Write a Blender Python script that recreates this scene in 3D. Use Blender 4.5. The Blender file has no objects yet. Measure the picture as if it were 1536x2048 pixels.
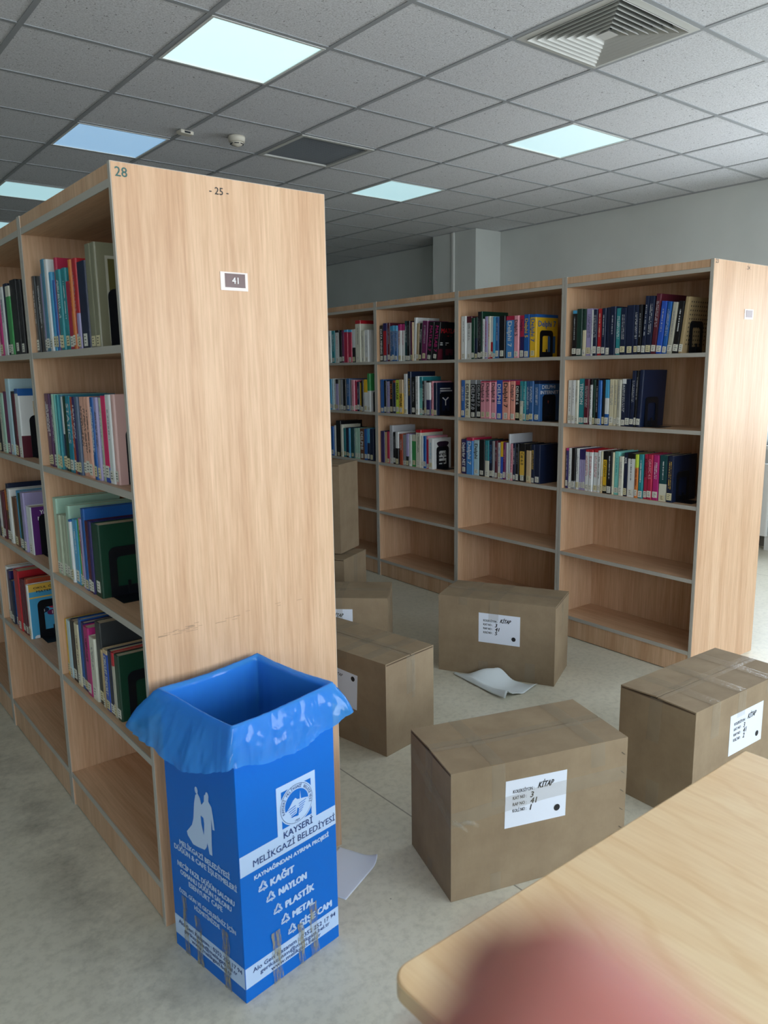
import bpy, bmesh, math, random
from mathutils import Vector, Matrix
random.seed(7)
scn = bpy.context.scene
COL = scn.collection
PI = math.pi

# ---------------------------------------------------------------- camera
CAM = Vector((-2.2675, -2.6776, 1.5)); YAW, PIT, ROL = 0.8869, -0.1826, -0.0109
FPX, SX, SY = 1553.6, 35.1, 5.9
fwd = Vector((math.cos(YAW)*math.cos(PIT), math.sin(YAW)*math.cos(PIT), math.sin(PIT)))
rgt = Vector((math.sin(YAW), -math.cos(YAW), 0)); upv = rgt.cross(fwd)
cr_ = math.cos(ROL)*rgt + math.sin(ROL)*upv
cu_ = -math.sin(ROL)*rgt + math.cos(ROL)*upv
cd = bpy.data.cameras.new('camera'); cam = bpy.data.objects.new('camera', cd); COL.objects.link(cam)
m = Matrix((cr_, cu_, -fwd)).transposed().to_4x4(); m.translation = CAM; cam.matrix_world = m
cd.sensor_fit = 'VERTICAL'; cd.sensor_height = 36; cd.lens = FPX/2048*36
cd.shift_x = -SX/2048; cd.shift_y = SY/2048
cd.clip_start = 0.008; cd.clip_end = 60
cd.dof.use_dof = True; cd.dof.focus_distance = 3.2; cd.dof.aperture_fstop = (cd.lens/1000)/0.0042
scn.camera = cam

# ---------------------------------------------------------------- world, light, exposure
scn.view_settings.view_transform = 'Standard'; scn.view_settings.look = 'None'
scn.view_settings.gamma = 1; scn.view_settings.use_curve_mapping = False
scn.view_settings.exposure = 0.44
SKY = 10.0
LAMP = 0.5
w = bpy.data.worlds.new('sky'); scn.world = w; w.use_nodes = True
nt = w.node_tree; bg = nt.nodes['Background']
tc = nt.nodes.new('ShaderNodeTexCoord'); sp = nt.nodes.new('ShaderNodeSeparateXYZ'); rp = nt.nodes.new('ShaderNodeValToRGB')
nt.links.new(tc.outputs['Generated'], sp.inputs[0]); nt.links.new(sp.outputs['Z'], rp.inputs[0]); nt.links.new(rp.outputs[0], bg.inputs[0])
rp.color_ramp.elements[0].position = 0.0; rp.color_ramp.elements[0].color = (.80, .83, .86, 1)
rp.color_ramp.elements[1].position = 0.25; rp.color_ramp.elements[1].color = (.83, .90, 1.0, 1)
bg.inputs[1].default_value = SKY
def portal(loc, rot, sx, sy):
    l = bpy.data.lights.new('window_portal', 'AREA'); l.shape = 'RECTANGLE'; l.size = sx; l.size_y = sy
    l.cycles.is_portal = True
    o = bpy.data.objects.new('window_portal', l); o.location = loc; o.rotation_euler = rot; COL.objects.link(o)

# ---------------------------------------------------------------- helpers
def lin(h):
    if isinstance(h, str):
        h = h.lstrip('#'); c = [int(h[i:i+2], 16)/255 for i in (0, 2, 4)]
    else: c = [x/255 for x in h]
    return tuple(((x+.055)/1.055)**2.4 if x > .04045 else x/12.92 for x in c) + (1,)
MATS = {}
def mat(name, col, rough=.5, metal=0, spec=.5):
    if name in MATS: return MATS[name]
    mt = bpy.data.materials.new(name); mt.use_nodes = True
    b = mt.node_tree.nodes['Principled BSDF']
    b.inputs['Base Color'].default_value = lin(col); b.inputs['Roughness'].default_value = rough
    b.inputs['Metallic'].default_value = metal; b.inputs['Specular IOR Level'].default_value = spec
    MATS[name] = mt; return mt
def N(mt, t, **kw):
    n = mt.node_tree.nodes.new(t)
    for k, v in kw.items(): setattr(n, k, v)
    return n
def L(mt, a, b): mt.node_tree.links.new(a, b)
def ramp(mt, src, stops):
    r = N(mt, 'ShaderNodeValToRGB'); e = r.color_ramp.elements
    while len(e) < len(stops): e.new(.5)
    for i, (p, c) in enumerate(stops): e[i].position = p; e[i].color = c
    L(mt, src, r.inputs[0]); return r
def noise(mt, vec, scale, detail=3, rough=.5, dist=0):
    n = N(mt, 'ShaderNodeTexNoise'); n.inputs['Scale'].default_value = scale; n.inputs['Detail'].default_value = detail
    n.inputs['Roughness'].default_value = rough; n.inputs['Distortion'].default_value = dist; L(mt, vec, n.inputs['Vector']); return n
def mapping(mt, scale=(1, 1, 1), rot=(0, 0, 0), world=False):
    mp = N(mt, 'ShaderNodeMapping'); mp.inputs['Scale'].default_value = scale; mp.inputs['Rotation'].default_value = rot
    if world:
        g = N(mt, 'ShaderNodeNewGeometry'); L(mt, g.outputs['Position'], mp.inputs[0])
    else:
        t = N(mt, 'ShaderNodeTexCoord'); L(mt, t.outputs['Object'], mp.inputs[0])
    return mp.outputs[0]
def mixc(mt, f, a, b, mode='MIX'):
    x = N(mt, 'ShaderNodeMix', data_type='RGBA', blend_type=mode)
    if isinstance(f, float): x.inputs[0].default_value = f
    else: L(mt, f, x.inputs[0])
    for i, s in ((6, a), (7, b)):
        if isinstance(s, tuple): x.inputs[i].default_value = s
        else: L(mt, s, x.inputs[i])
    return x.outputs[2]
def bsdf(mt): return mt.node_tree.nodes['Principled BSDF']
def bump(mt, h, strength, dist=.01):
    b = N(mt, 'ShaderNodeBump'); b.inputs['Strength'].default_value = strength; b.inputs['Distance'].default_value = dist
    L(mt, h, b.inputs['Height']); L(mt, b.outputs[0], bsdf(mt).inputs['Normal'])

def wood(name, axis, c1, c2, c3, rough=.42):
    mt = mat(name, '#ffffff', rough)
    s = {'z': (1, 1, .045), 'x': (.045, 1, 1), 'y': (1, .045, 1)}[axis]
    v = mapping(mt, s)
    n1 = noise(mt, v, 130, 5, .62); n2 = noise(mt, v, 14, 3, .5, .6)
    a = ramp(mt, n1.outputs[0], [(.34, lin(c1)), (.66, lin(c2))])
    b = ramp(mt, n2.outputs[0], [(.38, (1, 1, 1, 1)), (.68, lin(c3))])
    c = mixc(mt, .55, a.outputs[0], b.outputs[0], 'MULTIPLY')
    L(mt, c, bsdf(mt).inputs['Base Color']); bump(mt, n1.outputs[0], .12, .002)
    return mt
BEECH = {a: wood('beech_laminate_'+a, a, '#c8a380', '#dbb795', '#dcc8b4') for a in 'xyz'}
EDGE = mat('grey_edge_band', '#b3afa5', .5)

def m_card():
    mt = mat('cardboard', '#8f7659', .8, spec=.2)
    v = mapping(mt, (1, 1, 1)); n = noise(mt, v, 9, 4, .6); n2 = noise(mt, mapping(mt, (1, 1, .02)), 900, 2)
    r = ramp(mt, n.outputs[0], [(.3, lin('#8d7a62')), (.7, lin('#9d8a70'))])
    L(mt, mixc(mt, .12, r.outputs[0], n2.outputs[0], 'MULTIPLY'), bsdf(mt).inputs['Base Color']); bump(mt, n2.outputs[0], .1, .001)
    return mt
CARD = m_card(); CARDIN = mat('cardboard_edge_dark', '#5c4936', .9)
def m_tape():
    mt = bpy.data.materials.new('clear_tape'); mt.use_nodes = True; t = mt.node_tree; b = t.nodes['Principled BSDF']
    b.inputs['Base Color'].default_value = lin('#b0a58f'); b.inputs['Roughness'].default_value = .1
    b.inputs['Specular IOR Level'].default_value = .9
    v = mapping(mt, (1, 1, 1)); n = noise(mt, v, 70, 3, .6); bump(mt, n.outputs[0], .6, .004)
    tr = N(mt, 'ShaderNodeBsdfTransparent'); mx = N(mt, 'ShaderNodeMixShader'); mx.inputs[0].default_value = .21
    out = t.nodes['Material Output']; L(mt, tr.outputs[0], mx.inputs[1]); L(mt, b.outputs[0], mx.inputs[2]); L(mt, mx.outputs[0], out.inputs[0])
    return mt
TAPE = m_tape()
PAPER = mat('white_paper', '#dfe6f2', .6); INK = mat('black_ink', '#17181c', .6); MARKER = mat('black_marker', '#0d0f12', .5)
BLACKM = mat('black_metal_enamel', '#10151c', .3)

class MB:
    def __init__(s): s.v = []; s.f = []; s.mi = []; s.mats = []
    def m(s, mt):
        if mt not in s.mats: s.mats.append(mt)
        return s.mats.index(mt)
    def add(s, vs, fs, mt):
        k = len(s.v); i = s.m(mt); s.v += [Vector(p) for p in vs]
        for f in fs: s.f.append(tuple(k+j for j in f)); s.mi.append(i)
        return s
    def box(s, a, b, mt, M=None):
        x0, y0, z0 = a; x1, y1, z1 = b
        vs = [Vector(p) for p in ((x0, y0, z0), (x1, y0, z0), (x1, y1, z0), (x0, y1, z0), (x0, y0, z1), (x1, y0, z1), (x1, y1, z1), (x0, y1, z1))]
        if M is not None: vs = [M @ p for p in vs]
        s.add(vs, [(0, 3, 2, 1), (4, 5, 6, 7), (0, 1, 5, 4), (1, 2, 6, 5), (2, 3, 7, 6), (3, 0, 4, 7)], mt); return s
    def prism(s, poly, z0, z1, mt, fn=None):     # poly ccw in xy, fn maps (x,y,z)->point
        fn = fn or (lambda x, y, z: (x, y, z)); n = len(poly)
        vs = [fn(x, y, z0) for x, y in poly] + [fn(x, y, z1) for x, y in poly]
        fs = [tuple(range(n))[::-1], tuple(range(n, 2*n))] + [(i, (i+1) % n, n+(i+1) % n, n+i) for i in range(n)]
        s.add(vs, fs, mt); return s
    def poly(s, pts, mt): s.add(pts, [tuple(range(len(pts)))], mt); return s
    def lathe(s, prof, mt, seg=24, c=(0, 0, 0)):
        vs = []; fs = []
        for r, z in prof:
            for i in range(seg):
                a = 2*PI*i/seg; vs.append((c[0]+r*math.cos(a), c[1]+r*math.sin(a), c[2]+z))
        for j in range(len(prof)-1):
            for i in range(seg): fs.append((j*seg+i, j*seg+(i+1) % seg, (j+1)*seg+(i+1) % seg, (j+1)*seg+i))
        fs.append(tuple(range(seg))[::-1]); fs.append(tuple(range((len(prof)-1)*seg, len(prof)*seg)))
        s.add(vs, fs, mt); return s
    def text(s, st, o, u, v, mt, h=None, w=None, bold=0., shear=0., align='L'):
        vs, fs, W = glyphs(st, 0); o = Vector(o); u = Vector(u).normalized(); v = Vector(v).normalized()
        if h is None: h = w/W
        sx = h if w is None else w/W
        off = {'L': 0, 'C': -W*sx/2, 'R': -W*sx}[align]
        n_ = u.cross(v)
        for k, (du, dv) in enumerate(((0, 0), (1, 0), (-1, 0), (0, .6), (0, -.6)) if bold else ((0, 0),)):
            q = o + (u*du + v*dv)*bold*h*.9 + n_*k*.00002
            s.add([q + u*(x*sx+off+shear*y*h) + v*(y*h) for x, y in vs], fs, mt)
        return s
    def build(s, name, parent=None, loc=None, rz=0, bevel=0, smooth=False, M=None, recalc=True):
        me = bpy.data.meshes.new(name); me.from_pydata([tuple(p) for p in s.v], [], s.f)
        for mt in s.mats: me.materials.append(mt)
        for p, i in zip(me.polygons, s.mi): p.material_index = i; p.use_smooth = smooth
        if recalc:
            bm = bmesh.new(); bm.from_mesh(me); bmesh.ops.recalc_face_normals(bm, faces=bm.faces); bm.to_mesh(me); bm.free()
        o = bpy.data.objects.new(name, me); COL.objects.link(o)
        if parent is not None: o.parent = parent
        if loc is not None: o.location = loc
        if rz: o.rotation_euler = (0, 0, rz)
        if M is not None: o.matrix_world = M
        if bevel:
            b = o.modifiers.new('bevel', 'BEVEL'); b.width = bevel; b.segments = 2; b.limit_method = 'ANGLE'
        return o
GC = {}
def glyphs(st, bold):
    k = (st, bold)
    if k in GC: return GC[k]
    def raw(t):
        c = bpy.data.curves.new('t', 'FONT'); c.body = t; c.offset = bold; c.resolution_u = 2; c.fill_mode = 'FRONT'
        o = bpy.data.objects.new('t', c); COL.objects.link(o)
        me = bpy.data.meshes.new_from_object(o)
        vs = [(p.co.x, p.co.y) for p in me.vertices]; fs = [tuple(p.vertices) for p in me.polygons]
        bpy.data.objects.remove(o); bpy.data.curves.remove(c); bpy.data.meshes.remove(me); return vs, fs
    if 'H' not in GC:
        GC['H'] = 1
        hv, _ = raw('H'); GC['H'] = (min(y for x, y in hv), max(y for x, y in hv))
    y0, y1 = GC['H']; vs, fs = raw(st); x0 = min([x for x, y in vs] or [0]); S = 1/(y1-y0)
    vs = [((x-x0)*S, (y-y0)*S) for x, y in vs]; W = max([x for x, y in vs] or [1])
    GC[k] = (vs, fs, W); return GC[k]
def tag(o, label, cat, group=None):
    o['label'] = label; o['category'] = cat
    if group: o['group'] = group
    return o
def empty(name, loc, rz=0, label=None, cat=None, group=None):
    o = bpy.data.objects.new(name, None); COL.objects.link(o); o.location = loc; o.rotation_euler = (0, 0, rz); o.empty_display_size = .05
    if label: tag(o, label, cat, group)
    return o
def struct(o): o['kind'] = 'structure'; return o
X_, Y_, Z_ = Vector((1, 0, 0)), Vector((0, 1, 0)), Vector((0, 0, 1))
def rect_ring(n, r, hx, hy):                                   # rounded rectangle outline, n points per corner, centred on 0
    out = []
    for cx, cy, a0 in ((hx-r, -hy+r, -90), (hx-r, hy-r, 0), (-hx+r, hy-r, 90), (-hx+r, -hy+r, 180)):
        for i in range(n):
            a = math.radians(a0 + 90*i/(n-1)); out.append((cx+r*math.cos(a), cy+r*math.sin(a)))
    return out
# ---------------------------------------------------------------- room shell
CZ = 2.989; XR = 4.22; XL = -7.2; YF = -5.4; YB = 13.2; T = .6
def m_floor():
    mt = mat('worn_linoleum', '#a8a596', .38, spec=.45); v = mapping(mt, (1, 1, 1), world=True)
    n1 = noise(mt, v, 2.2, 5, .6); n2 = noise(mt, v, 38, 5, .65); n3 = noise(mt, v, 300, 2)
    a = ramp(mt, n1.outputs[0], [(.3, lin('#cfcab6')), (.7, lin('#ddd8c6'))])
    b = ramp(mt, n2.outputs[0], [(.25, lin('#c4c4c0')), (.55, (1, 1, 1, 1))])
    c = mixc(mt, .5, a.outputs[0], b.outputs[0], 'MULTIPLY')
    # specks of dirt
    vo = N(mt, 'ShaderNodeTexVoronoi'); vo.inputs['Scale'].default_value = 9; vo.inputs['Randomness'].default_value = 1
    L(mt, noise(mt, v, 60, 1).outputs[1], vo.inputs['Vector']) if 0 else L(mt, v, vo.inputs['Vector'])
    sp_ = ramp(mt, vo.outputs['Distance'], [(.0, (1, 1, 1, 1)), (.035, (0, 0, 0, 1))])
    gate = ramp(mt, noise(mt, v, 6, 2).outputs[0], [(.5, (0, 0, 0, 1)), (.56, (1, 1, 1, 1))])
    f = N(mt, 'ShaderNodeMath', operation='MULTIPLY'); L(mt, sp_.outputs[0], f.inputs[0]); L(mt, gate.outputs[0], f.inputs[1])
    c = mixc(mt, f.outputs[0], c, lin('#3d3a33'))
    # scuffed grime along the foot of the left bookcase row
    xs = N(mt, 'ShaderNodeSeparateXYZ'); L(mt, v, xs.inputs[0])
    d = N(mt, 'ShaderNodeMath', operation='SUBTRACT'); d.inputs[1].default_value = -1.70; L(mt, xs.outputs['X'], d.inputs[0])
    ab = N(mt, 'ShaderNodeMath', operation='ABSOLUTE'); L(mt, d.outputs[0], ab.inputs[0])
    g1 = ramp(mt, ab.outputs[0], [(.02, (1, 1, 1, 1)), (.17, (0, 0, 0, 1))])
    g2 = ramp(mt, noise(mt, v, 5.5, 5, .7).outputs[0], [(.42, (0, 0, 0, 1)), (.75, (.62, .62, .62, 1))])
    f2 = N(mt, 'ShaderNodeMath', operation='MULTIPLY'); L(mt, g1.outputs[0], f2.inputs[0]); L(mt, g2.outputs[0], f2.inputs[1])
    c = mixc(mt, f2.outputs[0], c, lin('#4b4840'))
    # welded sheet seams every two metres
    md = N(mt, 'ShaderNodeMath', operation='PINGPONG'); md.inputs[1].default_value = 1.0
    ad = N(mt, 'ShaderNodeMath', operation='ADD'); ad.inputs[1].default_value = .714; L(mt, xs.outputs['X'], ad.inputs[0]); L(mt, ad.outputs[0], md.inputs[0])
    sm = ramp(mt, md.outputs[0], [(.0015, (1, 1, 1, 1)), (.004, (0, 0, 0, 1))])
    c = mixc(mt, sm.outputs[0], c, lin('#726e62'))
    L(mt, c, bsdf(mt).inputs['Base Color'])
    rr = ramp(mt, n2.outputs[0], [(.3, (.30, .30, .30, 1)), (.7, (.46, .46, .46, 1))]); L(mt, rr.outputs[0], bsdf(mt).inputs['Roughness'])
    bump(mt, n3.outputs[0], .04, .002); return mt
def m_wall():
    mt = mat('painted_plaster', '#bfc0ba', .75, spec=.25); v = mapping(mt, (1, 1, 1), world=True)
    n = noise(mt, v, 1.6, 4); r = ramp(mt, n.outputs[0], [(.3, lin('#c6cbc8')), (.7, lin('#d0d5d2'))])
    L(mt, r.outputs[0], bsdf(mt).inputs['Base Color']); bump(mt, noise(mt, v, 240, 2).outputs[0], .06, .003); return mt
def m_tile():
    mt = mat('mineral_fibre_tile', '#b5b6b8', .9, spec=.15); v = mapping(mt, (1, 1, 1), world=True)
    n = noise(mt, v, 120, 3, .6); vv = mapping(mt, (1, 1, 1), (0, 0, .6), world=True)
    st = noise(mt, vv, 85, 2, .5, 1.6)
    r = ramp(mt, st.outputs[0], [(.30, lin('#5d5d60')), (.335, lin('#dcdee2'))])
    r2 = ramp(mt, n.outputs[0], [(.3, lin('#dcdcdc')), (.6, (1, 1, 1, 1))])
    L(mt, mixc(mt, 1.0, r.outputs[0], r2.outputs[0], 'MULTIPLY'), bsdf(mt).inputs['Base Color']); bump(mt, st.outputs[0], .25, .004); return mt
FLOOR, WALL, TILE = m_floor(), m_wall(), m_tile()
WHITE = mat('white_enamel', '#d9dbd8', .4); GRID = mat('grid_bar_paint', '#9a9ea2', .5)
struct(MB().box((XL, YF, -.08), (XR, YB, 0), FLOOR).build('floor'))
# ceiling: tile field with the cells of lamps and vents left open, grid bars below
LIGHTS = [(-1, 1), (3, 1), (-1, 4), (3, 4), (-1, 7), (3, 7), (-1, 10), (3, 10), (-5, 1), (-5, 4), (-5, 7), (-1, -2), (3, -2), (-5, -2), (-9, 1), (-9, 4)]
VENT = (1, -1); GRILLE = (1, 3)
openc = set(LIGHTS) | {VENT, GRILLE}
c = MB()
for i in range(-12, 8):
    for j in range(-9, 22):
        if (i, j) in openc: continue
        x0, x1 = max(i*T+.010, XL), min(i*T+T-.010, XR); y0, y1 = max(j*T+.010, YF), min(j*T+T-.010, YB)
        if x1-x0 < .02 or y1-y0 < .02: continue
        c.box((x0, y0, CZ+.004), (x1, y1, CZ+.02), TILE)
struct(c.build('ceiling'))
g = MB()
for i in range(-12, 8): g.box((i*T-.012, YF, CZ), (i*T+.012, YB, CZ+.03), GRID)
for j in range(-9, 23): g.box((XL, j*T-.012, CZ+.0004), (XR, j*T+.012, CZ+.03), GRID)
g.box((XR-.022, YF, CZ-.002), (XR, YB, CZ+.02), GRID)
struct(g.build('trim_1'))
struct(MB().box((XL, YF, CZ+.25), (XR, YB, CZ+.33), WALL).build('trim_2'))      # slab above the hung ceiling

def wall_open(name, axis, pos, th, a0, a1, H, holes):
    b = MB(); cur = a0
    def bx(p0, p1, z0, z1):
        if p1-p0 < .001: return
        if axis == 'x': b.box((min(pos, pos+th), p0, z0), (max(pos, pos+th), p1, z1), WALL)
        else: b.box((p0, min(pos, pos+th), z0), (p1, max(pos, pos+th), z1), WALL)
    for h0, h1, z0, z1 in holes:
        bx(cur, h0, 0, H); bx(h0, h1, 0, z0); bx(h0, h1, z1, H); cur = h1
    bx(cur, a1, 0, H); return struct(b.build(name))
ZW0, ZW1 = .86, 2.55
rh = [(-4.9, -3.3, ZW0, 2.2), (-3.0, -1.4, ZW0, 2.2), (-1.12, .46, ZW0, 2.2)]
fh = [(-4.7, -3.4, ZW0, ZW1), (-2.5, -.3, ZW0, ZW1), (.1, 1.9, ZW0, ZW1)]  # unseen: left window added, middle one widened, to brighten table and left side
HT = CZ+.33
wall_open('wall_right', 'x', XR, .22, YF-.22, YB, HT, rh)
wall_open('wall_front', 'y', YF, -.22, XL, XR, HT, fh)
struct(MB().box((XL-.2, YF-.22, 0), (XL, YB, HT), WALL).build('wall_left'))
struct(MB().box((XL-.2, YB, 0), (XR+.22, YB+.2, HT), WALL).build('wall_back'))
GLASS = bpy.data.materials.new('window_glass'); GLASS.use_nodes = True
_t = GLASS.node_tree; _o = _t.nodes['Material Output']; _gl = N(GLASS, 'ShaderNodeBsdfGlossy'); _gl.inputs['Roughness'].default_value = .02
_tr = N(GLASS, 'ShaderNodeBsdfTransparent'); _tr.inputs[0].default_value = (.94, .96, .97, 1); _mx = N(GLASS, 'ShaderNodeMixShader'); _mx.inputs[0].default_value = .06
L(GLASS, _tr.outputs[0], _mx.inputs[1]); L(GLASS, _gl.outputs[0], _mx.inputs[2]); L(GLASS, _mx.outputs[0], _o.inputs[0])
wn = 0
def window(axis, pos, h0, h1, z0, z1, inward):
    global wn; wn += 1; b = MB(); g = MB(); s = MB(); mid = (h0+h1)/2; d = .05
    def bx(B, p0, p1, q0, q1, n0, n1, mt):
        if axis == 'x': B.box((min(n0, n1), p0, q0), (max(n0, n1), p1, q1), mt)
        else: B.box((p0, min(n0, n1), q0), (p1, max(n0, n1), q1), mt)
    n0, n1 = pos+inward*-.09, pos+inward*-.15
    for p0, p1, q0, q1 in ((h0, h0+d, z0, z1), (h1-d, h1, z0, z1), (h0, h1, z0, z0+d), (h0, h1, z1-d, z1), (mid-.035, mid+.035, z0, z1), (h0, h1, z1-.5, z1-.45)):
        bx(b, p0, p1, q0, q1, n0, n1, WHITE)
    bx(g, h0+.02, h1-.02, z0+.02, z1-.02, pos-inward*.115, pos-inward*.121, GLASS)
    bx(s, h0-.03, h1+.03, z0-.03, z0, pos+inward*.04, pos-inward*.088, WHITE)
    o = struct(b.build('window_%d' % wn)); g.build('pane', o); s.build('sill', o)
    c_ = Vector((pos-inward*.17, mid, (z0+z1)/2)) if axis == 'x' else Vector((mid, pos-inward*.17, (z0+z1)/2))
    rot = (0, PI/2, 0) if axis == 'x' else (PI/2, 0, 0)
    if axis == 'x': portal(c_, (0, PI/2*1, 0), z1-z0, h1-h0)
    else: portal(c_, (PI/2, 0, 0), h1-h0, z1-z0)
for h in rh: window('x', XR, *h, -1)
for h in fh: window('y', YF, *h, 1)
# structural column on the right wall, with a cable duct
struct(MB().box((3.84, 3.515, 0), (XR, 4.2, CZ), WALL).build('wall_column'))
struct(MB().box((3.818, 3.838, 0), (3.84, 3.872, CZ), WHITE).build('trim_3', bevel=.003))
for k, (a, b_) in enumerate((((XR-.012, YF, 0), (XR, 3.51, .09)), ((XL, YB-.012, 0), (XR, YB, .09)))):
    struct(MB().box(a, b_, mat('grey_skirting', '#77756f', .5)).build('baseboard_'+('right', 'back')[k]))
# ---------------------------------------------------------------- ceiling fixtures
def m_em(name, col, s):
    mt = bpy.data.materials.new(name); mt.use_nodes = True; b = mt.node_tree.nodes['Principled BSDF']
    b.inputs['Base Color'].default_value = (.8, .8, .8, 1); b.inputs['Emission Color'].default_value = lin(col); b.inputs['Emission Strength'].default_value = s
    b.inputs['Roughness'].default_value = .4; return mt
EM = m_em('led_diffuser', '#b9ecf5', LAMP); EMB = m_em('led_diffuser_bright', '#ccf6f8', LAMP*1.35); EMC = m_em('led_diffuser_cool', '#8fc6f2', LAMP*.95)
lamp_names = {(-1, 1): 'square ceiling light panel, largest and brightest, upper left above the numbered end panel',
 (3, 1): 'square ceiling light panel on the right, beyond the square air diffuser',
 (-1, 4): 'bluish ceiling light panel just above the top left of the near bookcase',
 (3, 4): 'small ceiling light panel straight above the far bookcase bays, left of the column',
 (-1, 7): 'ceiling light panel cut by the left picture edge above the left bookcases',
 (-1, 10): 'farthest ceiling light panel at the left picture edge'}
for (i, j) in LIGHTS:
    e = MB(); f = MB(); x0, y0 = i*T+.012, j*T+.012; x1, y1 = (i+1)*T-.012, (j+1)*T-.012
    emt = EMB if (i, j) in ((-1, 1),) else EMC if (i, j) == (-1, 4) else EM
    root = empty('ceiling_light', ((x0+x1)/2, (y0+y1)/2, CZ), 0, lamp_names.get((i, j), 'square ceiling light panel outside the view'), 'ceiling light', 'square ceiling light panels')
    h = (x1-x0)/2
    e.box((-h+.014, -h+.014, .002), (h-.014, h-.014, .008), emt).build('diffuser', root)
    for a, b_ in (((-h, -h), (h, -h+.014)), ((-h, h-.014), (h, h)), ((-h, -h+.014), (-h+.014, h-.014)), ((h-.014, -h+.014), (h, h-.014))):
        f.box((a[0], a[1], -.002), (b_[0], b_[1], .03), WHITE)
    f.build('frame', root)
DARK = mat('duct_dark', '#20262c', .8); VW = mat('vent_paint', '#c3c4c0', .45)
def vent():
    x, y = (VENT[0]+.5)*T, (VENT[1]+.5)*T
    root = empty('air_diffuser', (x, y, CZ), 0, 'large square air diffuser with nested pyramid blades in the ceiling at top right', 'air vent')
    h = T/2-.012
    def ring(b, r0, z0, r1, z1, th=.0022):
        for k in range(4):
            M = Matrix.Rotation(k*PI/2, 4, 'Z')
            vs = [M @ Vector(p) for p in ((-r0, -r0, z0), (r0, -r0, z0), (r1, -r1, z1), (-r1, -r1, z1), (-r0, -r0, z0+th), (r0, -r0, z0+th), (r1, -r1, z1+th), (-r1, -r1, z1+th))]
            b.add(vs, [(0, 1, 2, 3), (4, 7, 6, 5), (0, 4, 5, 1), (2, 6, 7, 3), (1, 5, 6, 2), (0, 3, 7, 4)], VW)
    f = MB(); ring(f, h, -.002, h-.035, -.004, .004); f.build('frame', root)
    for k in range(7):
        r = h-.035-k*.031; b = MB(); ring(b, r-.0035, -.004, r-.030, .030); ring(b, r, -.010, r-.0036, -.004); b.build('blade', root)
    r = h-.035-7*.031
    MB().add([(-r, -r, -.006), (r, -r, -.006), (r, r, -.006), (-r, r, -.006), (0, 0, .03)], [(0, 1, 4), (1, 2, 4), (2, 3, 4), (3, 0, 4), (0, 3, 2, 1)], VW).build('centre_cone', root)
    MB().box((-h, -h, .06), (h, h, .066), DARK).build('duct', root)
    b = MB()
    for k in range(4): b.box((-h, -h, .0), (h, -h+.004, .065), DARK, Matrix.Rotation(k*PI/2, 4, 'Z'))
    b.build('duct_wall', root)
vent()
def grille():
    x, y = (GRILLE[0]+.5)*T, (GRILLE[1]+.5)*T; h = T/2-.012
    root = empty('return_air_grille', (x, y, CZ), 0, 'grey louvred return air grille in the ceiling beside the smoke detector', 'air vent')
    f = MB()
    for k in range(4): q = h if k % 2 == 0 else h-.028; f.box((-q, -h, -.004), (q, -h+.028, .02), VW, Matrix.Rotation(k*PI/2, 4, 'Z'))
    f.build('frame', root)
    for k in range(26):
        yy = -h+.035+k*(2*h-.07)/25; M = Matrix.Translation((0, yy, .010)) @ Matrix.Rotation(math.radians(40), 4, 'X')
        MB().box((-h+.028, -.010, -.0007), (h-.028, .010, .0007), mat('louvre_grey', '#878c90', .4), M).build('louvre', root)
    MB().box((-h, -h, .045), (h, h, .05), DARK).build('duct', root)
grille()
OFFW = mat('offwhite_plastic', '#cfcabc', .45)
sd = empty('smoke_detector', (.30, 2.10, CZ), 0, 'round off-white smoke detector on the ceiling left of the return grille', 'smoke detector')
MB().lathe([(.052, 0), (.054, -.012), (.05, -.034), (.044, -.036)], OFFW, 32).build('base', sd, smooth=True)
MB().lathe([(.040, -.036), (.040, -.044), (.032, -.052), (.016, -.060), (.006, -.063)], OFFW, 32).build('chamber', sd, smooth=True)
sl = MB()
for k in range(6):
    M = Matrix.Rotation(k*PI/3, 4, 'Z'); sl.box((.0365, -.014, -.049), (.0408, .014, -.045), DARK, M)
sl.build('slot', sd)
ms = empty('motion_sensor', (-.008, 2.19, CZ), .1, 'small white rectangular sensor box on a ceiling grid bar above the bookcase', 'sensor')
MB().box((-.045, -.03, -.022), (.045, .03, 0), OFFW).build('housing', ms, bevel=.006)
MB().box((-.02, -.0315, -.018), (.02, -.0298, -.007), DARK).build('lens', ms)
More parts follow.
